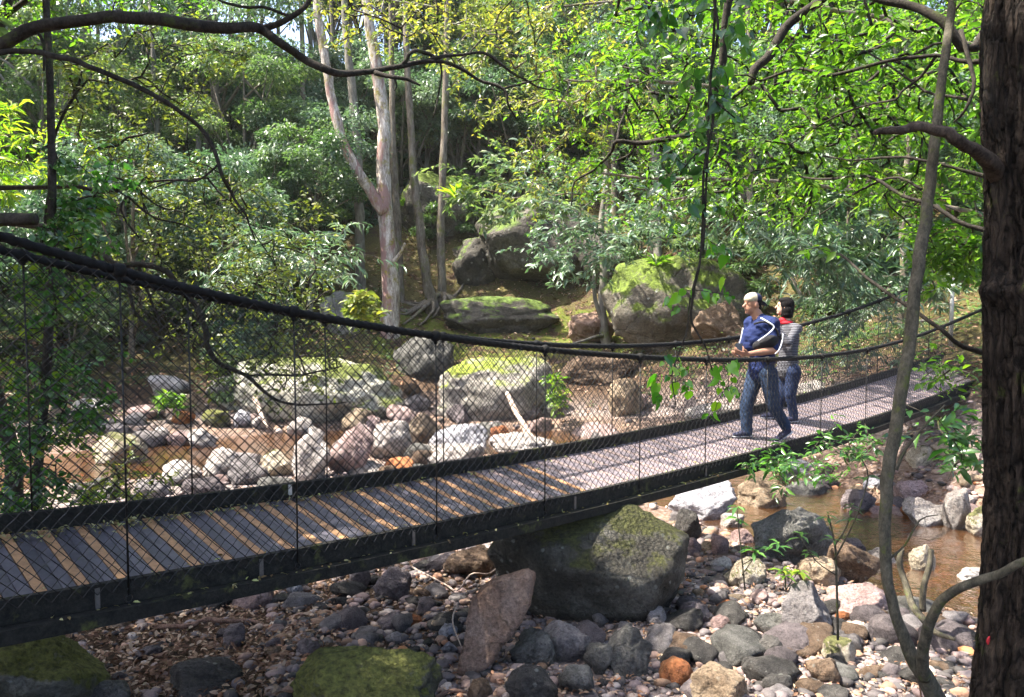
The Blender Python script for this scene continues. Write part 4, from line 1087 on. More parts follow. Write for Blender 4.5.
# ---- overhanging tree at the left: dark limbs traced against the light
tl = empty('overhanging_tree', (-3.6, 3.4, ground_z(-3.6, 3.4)-.1), 'tree beyond the left edge whose dark crooked limbs hang across the top left', 'tree')
gl_ = world_loc(tl)
LL = [
 [(-150, 160, 3.9, 40), (-60, 78, 3.8, 17), (0, 46, 3.7, 12.5), (35, 27, 3.7, 12), (85, 20, 3.7, 12), (125, 17, 3.7, 12), (165, 21, 3.7, 12), (210, 27, 3.8, 11), (240, 27, 3.8, 10.5), (262, 29, 3.9, 10), (282, 43, 3.9, 9), (300, 57, 4, 8), (330, 71, 4, 7.5), (345, 74, 4.1, 7), (380, 71, 4.2, 6), (402, 66, 4.2, 5), (423, 62, 4.3, 4.5), (440, 57, 4.3, 4), (460, 55, 4.4, 3.2), (485, 54, 4.5, 3), (505, 67, 4.5, 2.8), (530, 83, 4.6, 2.2), (560, 92, 4.7, 1.3)],
 [(412, 64, 4.25, 4), (436, 61, 4.3, 3.6), (454, 65, 4.3, 3.4), (478, 79, 4.4, 3.2), (503, 90, 4.4, 3), (508, 103, 4.4, 2.2), (516, 119, 4.5, 1.4)],
 [(503, 90, 4.4, 2.4), (519, 84, 4.5, 2), (540, 80, 4.5, 1.4)],
 [(398, 68, 4.2, 4.5), (406, 60, 4.2, 4.2), (411, 53, 4.2, 4), (424, 52, 4.3, 4), (438, 59, 4.3, 3.6)],
 [(376, 72, 4.15, 6), (392, 77, 4.1, 4.5), (408, 80, 4.1, 3.5), (421, 85, 4.1, 2)], [(395, 78, 4.1, 2.5), (397, 86, 4.1, 1.8), (395, 91, 4.1, 1.2)],
 [(440, 60, 4.3, 2), (441, 76, 4.3, 1.8), (439, 95, 4.3, 1.6), (433, 118, 4.3, 1)],
 [(262, 29, 3.9, 8), (280, 22, 3.9, 6.5), (298, 14, 3.9, 6), (308, 2, 3.9, 5.5), (316, -20, 3.9, 5)],
 [(290, 17, 3.9, 3), (266, 8, 3.85, 2.8), (245, 8, 3.8, 3), (228, 4, 3.8, 2.6), (214, -4, 3.8, 2)],
 [(-120, 110, 3.7, 14), (-30, 58, 3.6, 7), (0, 53, 3.6, 6), (30, 51, 3.6, 5.5), (60, 57, 3.6, 5.5), (100, 71, 3.6, 5), (140, 88, 3.7, 4.5), (175, 108, 3.7, 4.2), (205, 134, 3.8, 4), (217, 160, 3.8, 3.8), (222, 178, 3.8, 3.4), (232, 196, 3.9, 2.8), (246, 216, 3.9, 2.2), (256, 242, 4, 1.2)],
 [(217, 165, 3.8, 2.4), (200, 180, 3.8, 2), (175, 181, 3.85, 1.8), (150, 190, 3.9, 1.2)],
 [(-130, 235, 3.7, 16), (-40, 224, 3.6, 13), (0, 220, 3.6, 12), (36, 219, 3.6, 11)],
 [(36, 30, 3.7, 3), (43, 45, 3.7, 3), (44, 70, 3.7, 2.2)],
]
ll = [px_path(l, 4) for l in LL]
ll = [(jitter(p, .010, 9), r_) for p, r_ in ll]
tpts = [gl_, gl_+Vector((.05, .05, .8)), P(-150, 235, 3.8), P(-150, 160, 3.9), P(-165, 60, 4.1), P(-160, -100, 4.3), P(-120, -300, 4.6)]
trunkp = (tpts, [.19, .16, .14, .13, .115, .09, .06])
tubes([trunkp], 12, .12).build('trunk', M['bark_dark'], tl)
tubes(ll, 9, .22).build('limb', M['bark_dark'], tl)
# ---- olive leaved tree on the left bank behind those limbs
to = empty('olive_leaved_tree', (-5.2, 8.2, ground_z(-5.2, 8.2)-.1), 'yellow olive small leaved tree with crooked branches behind the left end of the bridge', 'tree')
go = world_loc(to)
LO = [
 [(-60, 215, 7.8, 14), (20, 222, 7.4, 8), (75, 236, 7.0, 6.5), (100, 252, 6.9, 6), (117, 264, 6.8, 5.5), (140, 265, 6.8, 5.5), (165, 270, 6.8, 6), (180, 290, 6.8, 6), (197, 308, 6.8, 6), (208, 330, 6.8, 6), (209, 348, 6.8, 5.5), (220, 364, 6.9, 5), (246, 377, 7, 4), (269, 395, 7, 3.2), (300, 405, 7.1, 2.4), (345, 402, 7.2, 1.6)],
 [(246, 378, 7, 3), (275, 376, 7, 2.4), (310, 374, 7.1, 2), (345, 366, 7.2, 1.4)],
 [(118, 264, 6.8, 4.5), (128, 285, 6.8, 4), (135, 310, 6.8, 3.2), (150, 325, 6.8, 2.4), (160, 342, 6.9, 1.5)],
 [(140, 266, 6.8, 3.6), (150, 292, 6.8, 3), (160, 330, 6.8, 2.2)],
 [(-40, 190, 7.5, 6), (75, 187, 7, 4), (100, 191, 7, 3.6), (115, 190, 7, 3.2), (135, 186, 7, 3), (170, 180, 7, 2.2), (210, 178, 7.1, 1.6)],
 [(112, 190, 7, 2.6), (130, 198, 7, 2.4), (145, 212, 7, 2.2), (170, 222, 7, 1.8), (200, 230, 7.1, 1.4)],
 [(128, 196, 7, 2.4), (122, 210, 7, 2.2), (135, 232, 7, 2), (148, 245, 7, 1.4)],
 [(115, 178, 7, 2.4), (140, 190, 7, 2), (158, 204, 7, 1.8), (185, 215, 7, 1.4)],
 [(52, 150, 7.2, 3.2), (56, 130, 7.1, 3), (64, 112, 7.1, 2.8), (75, 92, 7.1, 3.4), (82, 72, 7.1, 2)], [(75, 92, 7.1, 3), (70, 76, 7.1, 2)], [(75, 92, 7.1, 2.4), (92, 74, 7.1, 1.6)],
 [(97, 150, 7.2, 2.6), (118, 145, 7.2, 2.4), (128, 137, 7.2, 2.2), (150, 133, 7.2, 1.6)],
 [(40, 250, 7.6, 5), (50, 190, 7.4, 4), (54, 150, 7.3, 3.4)],
 [(208, 178, 7.1, 2), (222, 195, 7.1, 1.8), (238, 212, 7.2, 1.5), (262, 244, 7.3, 1.2), (290, 290, 7.4, 1)],
]
lo = [px_path(l, 4) for l in LO]; lo = [(jitter(p, .03, 4), r_) for p, r_ in lo]
lo.append(([go, go+Vector((.1, -.1, 1.2)), P(-60, 215, 7.8), P(-30, 120, 7.8), P(0, 20, 7.8), P(40, -80, 7.6)], [.10, .09, .08, .06, .05, .03]))
lo.append(px_path([(0, 20, 7.8, 6), (60, -20, 7.3, 5), (150, -40, 7, 4), (250, -30, 7, 3), (330, -20, 7.2, 2)], 3))
tubes(lo, 7, .2).build('trunk', M['bark_dark'], to)
polyO1 = [(90, 30), (230, 30), (235, 60), (215, 90), (190, 160), (215, 190), (270, 185), (300, 230), (330, 300), (345, 370), (300, 420), (240, 400), (190, 350), (130, 330), (110, 260), (140, 200), (90, 150), (60, 90)]
tg = poly_targets(polyO1, 620, 6.6, 8.8, 120, .3)
crown_on(to, 'foliage', lo, tg, 'leaf_olive', 13, .055, .45, step=.16, bend=.35, droop=.15, flat=.35, last=.42, tip=.0018, rmax=.009, fromr=.03, jit=.03)
tg = poly_targets([(-20, -20), (215, -20), (205, 18), (100, 50), (0, 60)], 90, 6.5, 8.5, 25, .3)
crown_on(to, 'foliage', lo, tg, 'leaf_bright', 13, .065, .45, step=.2, droop=.15, flat=.35, last=.42, tip=.0018, rmax=.009, jit=.03)
tg = poly_targets([(340, -20), (640, -30), (600, 60), (520, 70), (480, 50), (380, 40), (340, 40)], 110, 7.5, 9.5, 26, .35)
crown_on(to, 'foliage', lo, tg, 'leaf_olive', 13, .062, .45, step=.35, droop=.15, flat=.35, last=.5, tip=.0018, rmax=.009, jit=.03)

# ---- dark leafy creeper clad sapling by the left edge
tv = empty('creeper_clad_sapling', (0, 0, 0), 'thin dark sapling clad in glossy dark green creeper leaves near the left edge', 'tree')
pv_, rv_ = px_path([(34, 560, 5.2, 9), (38, 470, 5.2, 9), (46, 380, 5.2, 9), (50, 300, 5.2, 9), (51, 240, 5.2, 8), (52, 180, 5.2, 8), (51, 120, 5.3, 7.5), (49, 60, 5.3, 7), (46, 0, 5.4, 6.5), (44, -60, 5.5, 6)], 3)
b = pv_[0]; pv_ = [Vector((b.x, b.y, ground_z(b.x, b.y)-.1))]+pv_; rv_ = [rv_[0]*1.2]+rv_
tv.location = pv_[0]
tubes([(pv_, rv_)], 8, .2).build('trunk', M['bark_dark'], tv)
tg = poly_targets([(20, 130), (100, 125), (110, 240), (75, 260), (85, 330), (95, 420), (60, 500), (20, 540), (-15, 520), (0, 400), (30, 330), (25, 250), (10, 200)], 330, 4.7, 5.9, 70, .15)
crown_on(tv, 'foliage', [(pv_, rv_)], tg, 'leaf_dark', 12, .056, .56, step=.1, droop=.5, flat=.2, last=.28, tip=.0016, rmax=.006, jit=.02)
tg = poly_targets([(0, 480), (20, 150), (100, 140), (100, 300), (110, 500), (70, 530), (0, 540)], 150, 4.9, 5.8, 20, .12)
crown_on(tv, 'foliage', [(pv_, rv_)], tg, 'leaf_bright', 11, .05, .5, step=.12, droop=.4, flat=.2, last=.28, tip=.0016, rmax=.006, jit=.02)

# ---- slender sapling in front
ts = empty('slender_sapling', P(985, 860, 3.1), 'slender curving sapling with two stems standing left of the massive trunk', 'sapling')
s1 = px_path([(990, 900, 3.1, 24), (968, 770, 3.1, 22), (948, 722, 3.1, 20), (936, 696, 3.05, 18), (922, 671, 3.0, 16), (910, 652, 3, 14), (898, 625, 3, 12), (890, 596, 3, 11), (886, 565, 3, 11), (885, 530, 3, 11), (888, 468, 3.02, 12), (894, 437, 3.04, 12), (903, 385, 3.06, 12), (910, 333, 3.1, 12.5), (916, 282, 3.1, 12), (923, 234, 3.15, 11.5), (929, 193, 3.2, 11), (933, 155, 3.2, 10.5), (939, 103, 3.25, 9.5), (946, 52, 3.3, 8.5), (953, 0, 3.4, 7.5), (962, -80, 3.5, 6), (975, -200, 3.7, 3)], 4)
tubes([(jitter(s1[0], .006, 12), s1[1])], 14, .18).build('trunk', M['bark_sapling'], ts)
s2 = px_path([(924, 678, 3.0, 13), (922, 662, 2.95, 12), (923, 648, 2.9, 11), (927, 630, 2.85, 10.5), (934, 612, 2.8, 10), (948, 596, 2.75, 9.5), (962, 587, 2.7, 9), (985, 579, 2.65, 8.5), (1003, 572, 2.6, 8), (1024, 562, 2.55, 7.5), (1070, 545, 2.5, 6), (1140, 480, 2.5, 3)], 4)
tubes([(jitter(s2[0], .005, 12), s2[1])], 12, .18).build('side_stem', M['bark_sapling'], ts)
for nm, pt in (('dead_twig', [(896, 470, 3, 4), (905, 450, 3, 3), (925, 425, 2.95, 2.4), (945, 405, 2.95, 1.6)]), ('dead_twig', [(888, 560, 3, 2.2), (905, 545, 2.98, 2), (920, 520, 2.96, 1.5), (938, 515, 2.95, 1)])):
    q = px_path(pt, 3); tubes([q], 6, .2).build(nm, M['bark_sapling'], ts)
tg = [P(rnd.uniform(930, 985), rnd.uniform(-120, -20), rnd.uniform(3.2, 3.8)) for _ in range(14)]
crown_on(ts, 'foliage', [s1], tg, 'leaf_bright', 10, .07, .4, step=.1, tip=.0015, rmax=.004, last=.3)

# ---- hanging vine with heart shaped leaves in the centre right
vn = empty('hanging_vine', P(714, -260, 3.0), 'hanging vine with twisted stems and glossy heart shaped leaves left of the walking man', 'vine')
v1 = px_path([(722, -260, 3.1, 3), (717, -40, 3, 3), (715, 10, 3, 3), (713, 50, 3, 3), (709, 100, 3, 2.8), (708, 150, 3, 2.5), (706, 190, 3, 2.2), (704, 230, 3, 3), (702, 255, 3, 2.8)], 4)
v2 = px_path([(708, -260, 3.1, 3), (712, -30, 3, 3), (718, 30, 2.98, 3), (710, 80, 3, 3), (713, 120, 3, 3), (704, 170, 3, 2.6), (703, 215, 3, 2.4), (700, 262, 3, 2.2), (694, 290, 3, 2.4), (691, 318, 3, 2.6), (697, 332, 3, 2.2), (706, 348, 3, 1.8), (712, 370, 3, 1.4)], 4)
v3 = px_path([(700, 262, 3, 1.8), (690, 300, 2.98, 1.6), (687, 330, 2.98, 1.5), (680, 350, 2.97, 1.4), (672, 375, 2.95, 1.2), (676, 405, 2.95, 1)], 4)
v4 = px_path([(712, 95, 3, 2), (720, 105, 2.95, 1.8), (735, 118, 2.95, 1.4)], 3)
v5 = px_path([(704, 148, 3, 2), (690, 160, 2.95, 1.8), (680, 175, 2.95, 1.4)], 3)
for v_ in (v1, v2, v3, v4, v5): tubes([v_], 7, .2).build('stem', M['bark_dark'], vn)
tg = []
def blob_t(cx, cy, sx, sy, n, d0=2.85, d1=3.2):
    return [P(rnd.gauss(cx, sx), rnd.gauss(cy, sy), rnd.uniform(d0, d1)) for _ in range(n)]
tg += blob_t(702, 50, 22, 40, 20)+blob_t(655, 22, 9, 13, 11)+blob_t(722, 70, 14, 30, 9)+blob_t(700, 140, 20, 30, 10)+blob_t(668, 185, 12, 14, 4)+blob_t(700, 215, 16, 18, 4)
ch = grow([v1, v2, v3, v4, v5], tg, step=.05, bend=.3, tip=.0009, rmax=.003)
B_, D_, N_, L_, W_ = twig_leaves(ch, 4, .01, .050, .70, 1.1, .0, .16, jit=.008)
N_[:, 1] -= .9
add_twigs(leaves('foliage', B_, D_, N_, L_, W_, 'heart', M['leaf_dark'], vn), ch, 4, M['bark_dark'])
tg = blob_t(690, 310, 14, 22, 3)+blob_t(676, 362, 9, 14, 6)+blob_t(676, 388, 10, 9, 5)+blob_t(728, 362, 6, 10, 3)+blob_t(725, 395, 12, 16, 6)+blob_t(712, 290, 12, 12, 4)+blob_t(720, 250, 12, 12, 4)
ch = grow([v2, v3], tg, step=.05, bend=.3, tip=.0009, rmax=.003)
B_, D_, N_, L_, W_ = twig_leaves(ch, 3, .01, .044, .78, 1.1, .0, .10, jit=.005)
N_[:, 1] -= .9
M['leaf_heart'] = leaf_mat('leaf_heart', [(.03, .11, .015), (.06, .19, .02), (.12, .30, .03), (.25, .40, .03)], (1.6, 2, .6), .4, .7, .25)
add_twigs(leaves('foliage', B_, D_, N_, L_, W_, 'heart', M['leaf_heart'], vn), ch, 4, M['bark_dark'])

# ---- seedlings with whorled leaves
def seedling(name, label, stems, size, per, mat='leaf_bright', wr=.26):
    e = empty(name, P(*stems[0][0][:3]), label, 'plant')
    pths = [px_path(s, 3) for s in stems]
    tubes(pths, 6, .1).build('stem', M['bark_sapling'], e)
    B_, D_, N_ = [], [], []
    for p, r_ in pths:
        for tip in (len(p)-1, len(p)*2//3):
            c = p[tip]
            for k in range(per):
                a = 2*pi*k/per+rnd.uniform(-.3, .3)
                B_.append(tuple(c+Vector((0, 0, rnd.uniform(-.015, .015))))); D_.append((cos(a), sin(a), rnd.uniform(-.35, .25))); N_.append((rnd.gauss(0, .15), rnd.gauss(0, .15), 1))
    n = len(B_); L_ = nr.uniform(size*.7, size*1.2, n)
    leaves('foliage', np.array(B_), np.array(D_), np.array(N_), L_, L_*wr, 'fold', M[mat], e); return e
D0 = 3.6
seedling('whorled_seedling', 'seedling with whorled dark leaves in front of the grey layered slab', [[(838, 640, 3.7, 2.5), (836, 560, 3.65, 2.2), (834, 540, 3.6, 2), (828, 515, 3.6, 1.6)], [(835, 545, 3.6, 1.8), (846, 528, 3.6, 1.6), (852, 508, 3.6, 1.4)], [(834, 560, 3.6, 1.8), (855, 520, 3.5, 1.6), (868, 478, 3.5, 1.4), (862, 460, 3.5, 1.2)], [(836, 575, 3.6, 1.4), (815, 560, 3.6, 1.2), (800, 535, 3.6, 1)]], .06, 6, 'leaf_dark')
seedling('whorled_seedling', 'small seedling with drooping bluish leaves on the pinkish gravel', [[(745, 590, 5.8, 1.8), (742, 560, 5.7, 1.5), (738, 520, 5.6, 1.3), (737, 508, 5.6, 1)], [(742, 565, 5.7, 1.3), (765, 552, 5.6, 1), (778, 545, 5.6, .8)], [(742, 575, 5.7, 1.3), (755, 555, 5.6, 1), (752, 548, 5.6, .8)]], .10, 6, 'leaf_dark')
seedling('whorled_seedling', 'low bright green seedling beneath the grey layered slab', [[(786, 592, 6.4, 1.8), (785, 578, 6.4, 1.4), (783, 570, 6.4, 1)], [(786, 590, 6.4, 1.3), (796, 575, 6.4, 1), (800, 572, 6.4, 1)]], .11, 7, 'leaf_bright')
def bush(name, label, cat, polys, n, D, mat, size, wr, per=12, clump=14, cs=.2, base=None, shape='fold', barkm='bark_sapling', droop=.2, group=None, last=.35):
    xs_ = [p[0] for p in polys]; ys_ = [p[1] for p in polys]; cx = sum(xs_)/len(xs_)
    b = P(cx, max(ys_), (D[0]+D[1])/2) if base is None else P(*base)
    b = Vector((b.x, b.y, min(b.z, max(ground_z(b.x, b.y)-.05, b.z-3))))
    e = empty(name, b, label, cat, group)
    tg = poly_targets(polys, n, D[0], D[1], clump, cs)
    c = sum(tg, Vector())/len(tg)
    pth = [([b, b.lerp(c, .5)+Vector((.05, 0, 0)), c], [.02, .015, .008])]
    crown_on(e, 'foliage', pth, tg, mat, per, size, wr, step=.2, bend=.3, droop=droop, flat=.45, last=last, tip=.002, rmax=.012, jit=.02, barkm=barkm, shape=shape)
    return e
bush('leafy_shrub', 'bright green shrub hanging below the bridge beam right of the bluish white boulder', 'shrub', [(734, 468), (760, 455), (800, 440), (830, 440), (825, 462), (800, 470), (778, 476), (745, 480)], 30, (7.4, 8.6), 'leaf_dark', .10, .30, base=(775, 520, 8))
bush('leafy_shrub', 'green leafy shrub below the bridge beam left of the sapling', 'shrub', [(800, 462), (830, 425), (870, 418), (885, 440), (860, 470), (845, 490), (815, 488)], 22, (6.5, 8.2), 'leaf_dark', .085, .34, base=(840, 520, 7.4))
bush('leafy_shrub', 'sunlit yellow green shrub right of the slender sapling above the bridge rail', 'shrub', [(930, 232), (980, 222), (985, 262), (958, 290), (935, 268)], 110, (5.2, 6.4), 'leaf_bright', .08, .4, base=(990, 420, 5.6))
bush('leafy_shrub', 'small leafy twigs in front of the bridge deck between sapling and trunk', 'shrub', [(915, 352), (975, 335), (980, 390), (940, 400), (915, 385)], 16, (3.6, 4.4), 'leaf_bright', .055, .42, per=7, base=(1000, 620, 4), last=.2)
bush('leafy_shrub', 'dark leafy sprig beside the foot of the massive trunk', 'shrub', [(930, 420), (980, 408), (982, 480), (950, 470)], 26, (3.8, 4.6), 'leaf_dark', .08, .36, per=8, base=(1000, 620, 4.2), last=.25)
bush('leafy_shrub', 'yellow green shrub growing in the left river bed behind the mesh', 'shrub', [(70, 500), (90, 468), (130, 452), (165, 458), (150, 490), (170, 500), (80, 512)], 70, (7.2, 8.8), 'leaf_olive', .075, .42, base=(115, 560, 8))
bush('leafy_shrub', 'small fern green tuft at the right end of the moss striped boulder', 'shrub', [(545, 380), (560, 375), (572, 400), (565, 415), (550, 400)], 26, (17.5, 18.5), 'leaf_bright', .22, .3, base=(558, 415, 18))
bush('leafy_shrub', 'tiny green plant on the river stones left of the upright tan rock', 'shrub', [(160, 395), (185, 395), (182, 408), (165, 408)], 22, (17, 18), 'leaf_bright', .2, .34, base=(172, 412, 17.6))
bush('leafy_shrub', 'light green plant behind the cable left of the forked pale trunk', 'shrub', [(345, 298), (372, 285), (378, 320), (350, 325)], 60, (19.5, 20.8), 'leaf_olive', .24, .42, base=(360, 340, 20.5))
bush('leafy_shrub', 'pale grey green shrub with arching leaves over the hollow', 'shrub', [(520, 150), (600, 165), (650, 190), (640, 260), (600, 290), (560, 292), (545, 260), (530, 240), (545, 215), (500, 205), (480, 170)], 240, (16, 18.5), 'leaf_grey', .17, .36, per=14, clump=34, cs=.5, base=(603, 345, 17.4), barkm='bark_far', last=.7)
bush('leafy_shrub', 'grey green shrub on the upper slope right of centre', 'shrub', [(620, 170), (720, 175), (740, 250), (680, 260), (640, 225)], 170, (19, 22), 'leaf_grey', .2, .36, clump=30, cs=.5, base=(690, 300, 20.6), barkm='bark_far', last=.7)
bush('lance_leaved_shrub', 'long narrow leaved pale shrub behind the two walkers', 'shrub', [(755, 215), (840, 205), (900, 215), (905, 280), (850, 300), (800, 290), (770, 270), (750, 250)], 210, (12.5, 14.6), 'leaf_grey', .24, .2, per=13, clump=36, cs=.42, base=(830, 330, 13.4), barkm='bark_far', last=.6, droop=.5)
bush('lance_leaved_shrub', 'long narrow leaved shrub under the upper right cable', 'shrub', [(800, 290), (880, 280), (930, 250), (960, 290), (960, 330), (880, 350), (810, 375), (800, 330)], 150, (14.4, 16.0), 'leaf_grey', .2, .2, per=12, clump=30, cs=.35, base=(870, 380, 15), barkm='bark_far', last=.5, droop=.5)
bush('lance_leaved_shrub', 'bluish narrow leaved shrub left of the forked pale trunk', 'shrub', [(235, 235), (300, 225), (345, 240), (340, 290), (290, 285), (240, 290), (205, 280)], 200, (15.5, 18), 'leaf_grey', .22, .22, per=13, clump=36, cs=.5, base=(290, 340, 17), barkm='bark_far', last=.6, droop=.4)
bush('lance_leaved_shrub', 'feathery green shrub at the left edge below the dark limbs', 'shrub', [(-20, 90), (30, 90), (40, 150), (20, 190), (-20, 180)], 90, (9, 11), 'leaf_bright', .17, .2, per=14, clump=18, cs=.4, base=(0, 400, 10), last=.5)
bush('leafy_shrub', 'dense green shrub draped over the overhanging cliff rock', 'shrub', [(455, 150), (560, 150), (590, 190), (560, 222), (510, 215), (490, 240), (455, 225)], 150, (21.5, 23), 'leaf_far', .22, .36, per=13, clump=30, cs=.5, base=(520, 300, 22.6), barkm='bark_far', last=.7)
# strap leaved epiphyte on the boulder and a nest fern by the ledge
def rosette(label, px, py, D, size, n=16, mat='leaf_bright'):
    bpy.context.view_layer.update(); ht = scene.ray_cast(bpy.context.evaluated_depsgraph_get(), ray(px, py)*14, ray(px, py).normalized())
    c = ht[1] if ht[0] else P(px, py, D); e = empty('nest_fern', c, label, 'fern')
    B_ = np.tile(np.array(c), (n, 1)); a = nr.uniform(0, 2*pi, n)
    D_ = np.stack([np.cos(a), np.sin(a), nr.uniform(.2, 1.1, n)], 1); N_ = np.stack([-np.cos(a)*.6, -np.sin(a)*.6, np.ones(n)], 1)
    L_ = nr.uniform(size*.7, size*1.1, n)
    leaves('fronds', B_, D_, N_, L_, L_*.16, 'fold', M[mat], e)
rosette('strap leaved fern perched on the huge mossy boulder', 656, 266, 18.6, .62)
rosette('strap leaved fern growing on the mossy ledge behind the twin trunks', 457, 200, 25.5, .75)
rosette('pale strap leaved fern on the left end of the mossy ledge', 404, 206, 25.5, .6)

# ---- trunks of the far bank, traced
def far_trunk(name, label, paths, mat, rough=.18, roots=False, crown=None):
    pths = []; b0_ = paths[0][0]; kd = G(b0_[0], min(b0_[1], 420)).dot(Vector((0, CP, -SP)))/b0_[2]
    if kd > 1.6 or b0_[1] < 262: kd = 1
    kd = min(kd, 1.35 if name == 'twisted_shrub_tree' else 1.12)
    paths = [[(a_, b_, c_*kd, d_) for a_, b_, c_, d_ in pt] for pt in paths]
    for pt in paths: p, r_ = px_path(pt, 4); pths.append((jitter(p, .05, 1.5), r_))
    b = pths[0][0][0]; gb = ground_z(b.x, b.y)-.15
    if gb < b.z: pths[0][0].insert(0, Vector((b.x, b.y, gb))); pths[0][1].insert(0, pths[0][1][0]*1.25)
    e = empty(name, Vector((b.x, b.y, gb)), label, 'tree')
    tubes(pths, 12, rough).build('trunk', M[mat], e)
    if roots:
        t = TB()
        for k in range(7):
            a = -pi/2+rnd.uniform(-1.7, 1.9); pts = []; p = Vector((b.x, b.y, b.z+.25))
            for j in range(7):
                pts.append(p.copy()); a += rnd.uniform(-.4, .4); p = p+Vector((cos(a), sin(a), 0))*.26; p.z = max(ground_z(p.x, p.y)+.02, b.z+.25-.14*(j+1))
            t.tube(pts, [.09-.011*j for j in range(7)], 6, True, rough=.2)
        t.build('roots', M[mat], e)
    if crown:
        poly, n, D, lm, size = crown
        crown_on(e, 'foliage', pths, poly_targets(poly, n, D[0], D[1], max(10, n//5), .9), lm, 14, size, .42, step=.5, droop=.2, flat=.5, last=1.1, tip=.006, rmax=.05, jit=.06, barkm='bark_far')
    return e
far_trunk('forked_pale_tree', 'tall forked tree with peeling pale and red bark in the centre left', [
 [(390, 333, 21.5, 20), (390, 300, 21.5, 18), (389, 260, 21.5, 16), (385, 215, 21.5, 15), (384, 166, 21.5, 14), (385, 130, 21.5, 13), (380, 95, 21.5, 12), (373, 47, 21.5, 11), (366, 0, 21.5, 10), (360, -60, 21.5, 9), (350, -160, 21.5, 5)],
 [(384, 212, 21.4, 12), (370, 190, 21.2, 11), (358, 172, 21, 10.5), (343, 142, 21, 10), (336, 118, 21, 9.5), (331, 95, 21, 9), (326, 60, 21, 9), (321, 38, 21, 8.5), (316, 0, 21, 8), (312, -60, 21, 7), (300, -140, 21, 4)],
 [(394, 262, 21.3, 5), (400, 254, 21.2, 3.5), (405, 244, 21.1, 2)]], 'bark_pale',
 crown=([(230, -60), (480, -60), (470, 30), (400, 20), (340, 35), (240, 10)], 110, (19, 24), 'leaf_olive', .17))
far_trunk('pale_tree', 'slim pale trunk standing behind the forked tree with a yellowish patch', [[(362, 296, 24, 10), (361, 284, 24, 10), (360, 240, 24, 9.5), (359, 204, 24, 9.5), (357, 142, 24, 9), (353, 100, 24, 8.5), (350, 71, 24, 8), (345, 20, 24, 7), (340, -60, 24, 5)]], 'bark_far')
far_trunk('leaning_tree', 'leaning brown trunk with spreading roots left in the pair right of the forked tree', [[(432, 305, 23.5, 13), (428, 285, 23.5, 10), (422, 250, 23.5, 9), (419, 220, 23.5, 8.5), (414, 180, 23.5, 8), (411, 128, 23.5, 7), (407, 60, 23.5, 6), (404, -20, 23.5, 4)]], 'bark_mid', roots=True)
far_trunk('straight_tree', 'straight thin trunk right in the pair right of the forked tree', [[(443, 300, 24, 10), (442, 284, 24, 8.5), (441, 240, 24, 8), (442, 190, 24, 7.5), (444, 137, 24, 7), (446, 60, 24, 6), (448, -20, 24, 4)]], 'bark_mid', roots=True)
far_trunk('dark_trunk_tree', 'dark trunk standing directly right of the forked tree', [[(400, 300, 26, 9), (398, 237, 26, 8), (394, 166, 26, 7.5), (392, 90, 26, 6), (390, -20, 26, 4)]], 'bark_mid')
far_trunk('twisted_shrub_tree', 'grey twisted lichen covered trunk left of the huge mossy boulder', [[(607, 345, 17.6, 10), (604, 322, 17.6, 9), (602, 300, 17.6, 8), (604, 270, 17.6, 7.5), (601, 240, 17.6, 7), (603, 200, 17.6, 5), (606, 170, 17.7, 3)], [(604, 322, 17.6, 5), (596, 300, 17.5, 4), (594, 270, 17.4, 3.5), (590, 235, 17.4, 2)], [(607, 335, 17.6, 5), (590, 338, 17.3, 3), (570, 345, 17, 2)]], 'bark_far')
far_trunk('reddish_tree', 'reddish brown trunk at the top of the picture right of centre', [[(612, 250, 29, 8), (608, 200, 29, 8), (605, 100, 29, 8.5), (603, 58, 29, 8.5), (605, 30, 29, 8), (608, 0, 29, 8), (610, -60, 29, 6)]], 'bark_mid', crown=([(520, -50), (700, -60), (690, 10), (600, 20), (530, 20)], 50, (27, 30), 'leaf_far', .2))
far_trunk('slope_tree', 'pale grey trunk on the slope above the huge mossy boulder', [[(660, 290, 23, 9), (658, 250, 23, 9), (656, 200, 23, 8.5), (655, 140, 23, 8), (652, 60, 23, 7), (650, -30, 23, 5)]], 'bark_far')
far_trunk('slope_tree', 'brown trunk seen between leaves above the cap of the walking man', [[(752, 270, 21, 8), (751, 250, 21, 7.5), (750, 215, 21, 7), (752, 150, 21, 6.5), (750, 60, 21, 5), (748, -30, 21, 4)]], 'bark_mid')
far_trunk('slope_tree', 'thin dark trunk on the shady slope left of the forked tree', [[(306, 260, 30, 6), (305, 200, 30, 6), (303, 140, 30, 5.5), (303, 70, 30, 5), (300, -20, 30, 4)]], 'bark_mid')
far_trunk('slope_tree', 'thin pale trunk on the slope beyond the olive leaved tree', [[(160, 265, 24, 7), (158, 225, 24, 7), (157, 180, 24, 6), (156, 100, 24, 5), (150, 0, 24, 4)]], 'bark_far')
far_trunk('slope_tree', 'brown trunk on the right bank behind the slender sapling', [[(902, 330, 15, 7), (902, 270, 15, 7), (904, 220, 15, 6), (908, 150, 15, 5), (912, 60, 15, 4)]], 'bark_mid')

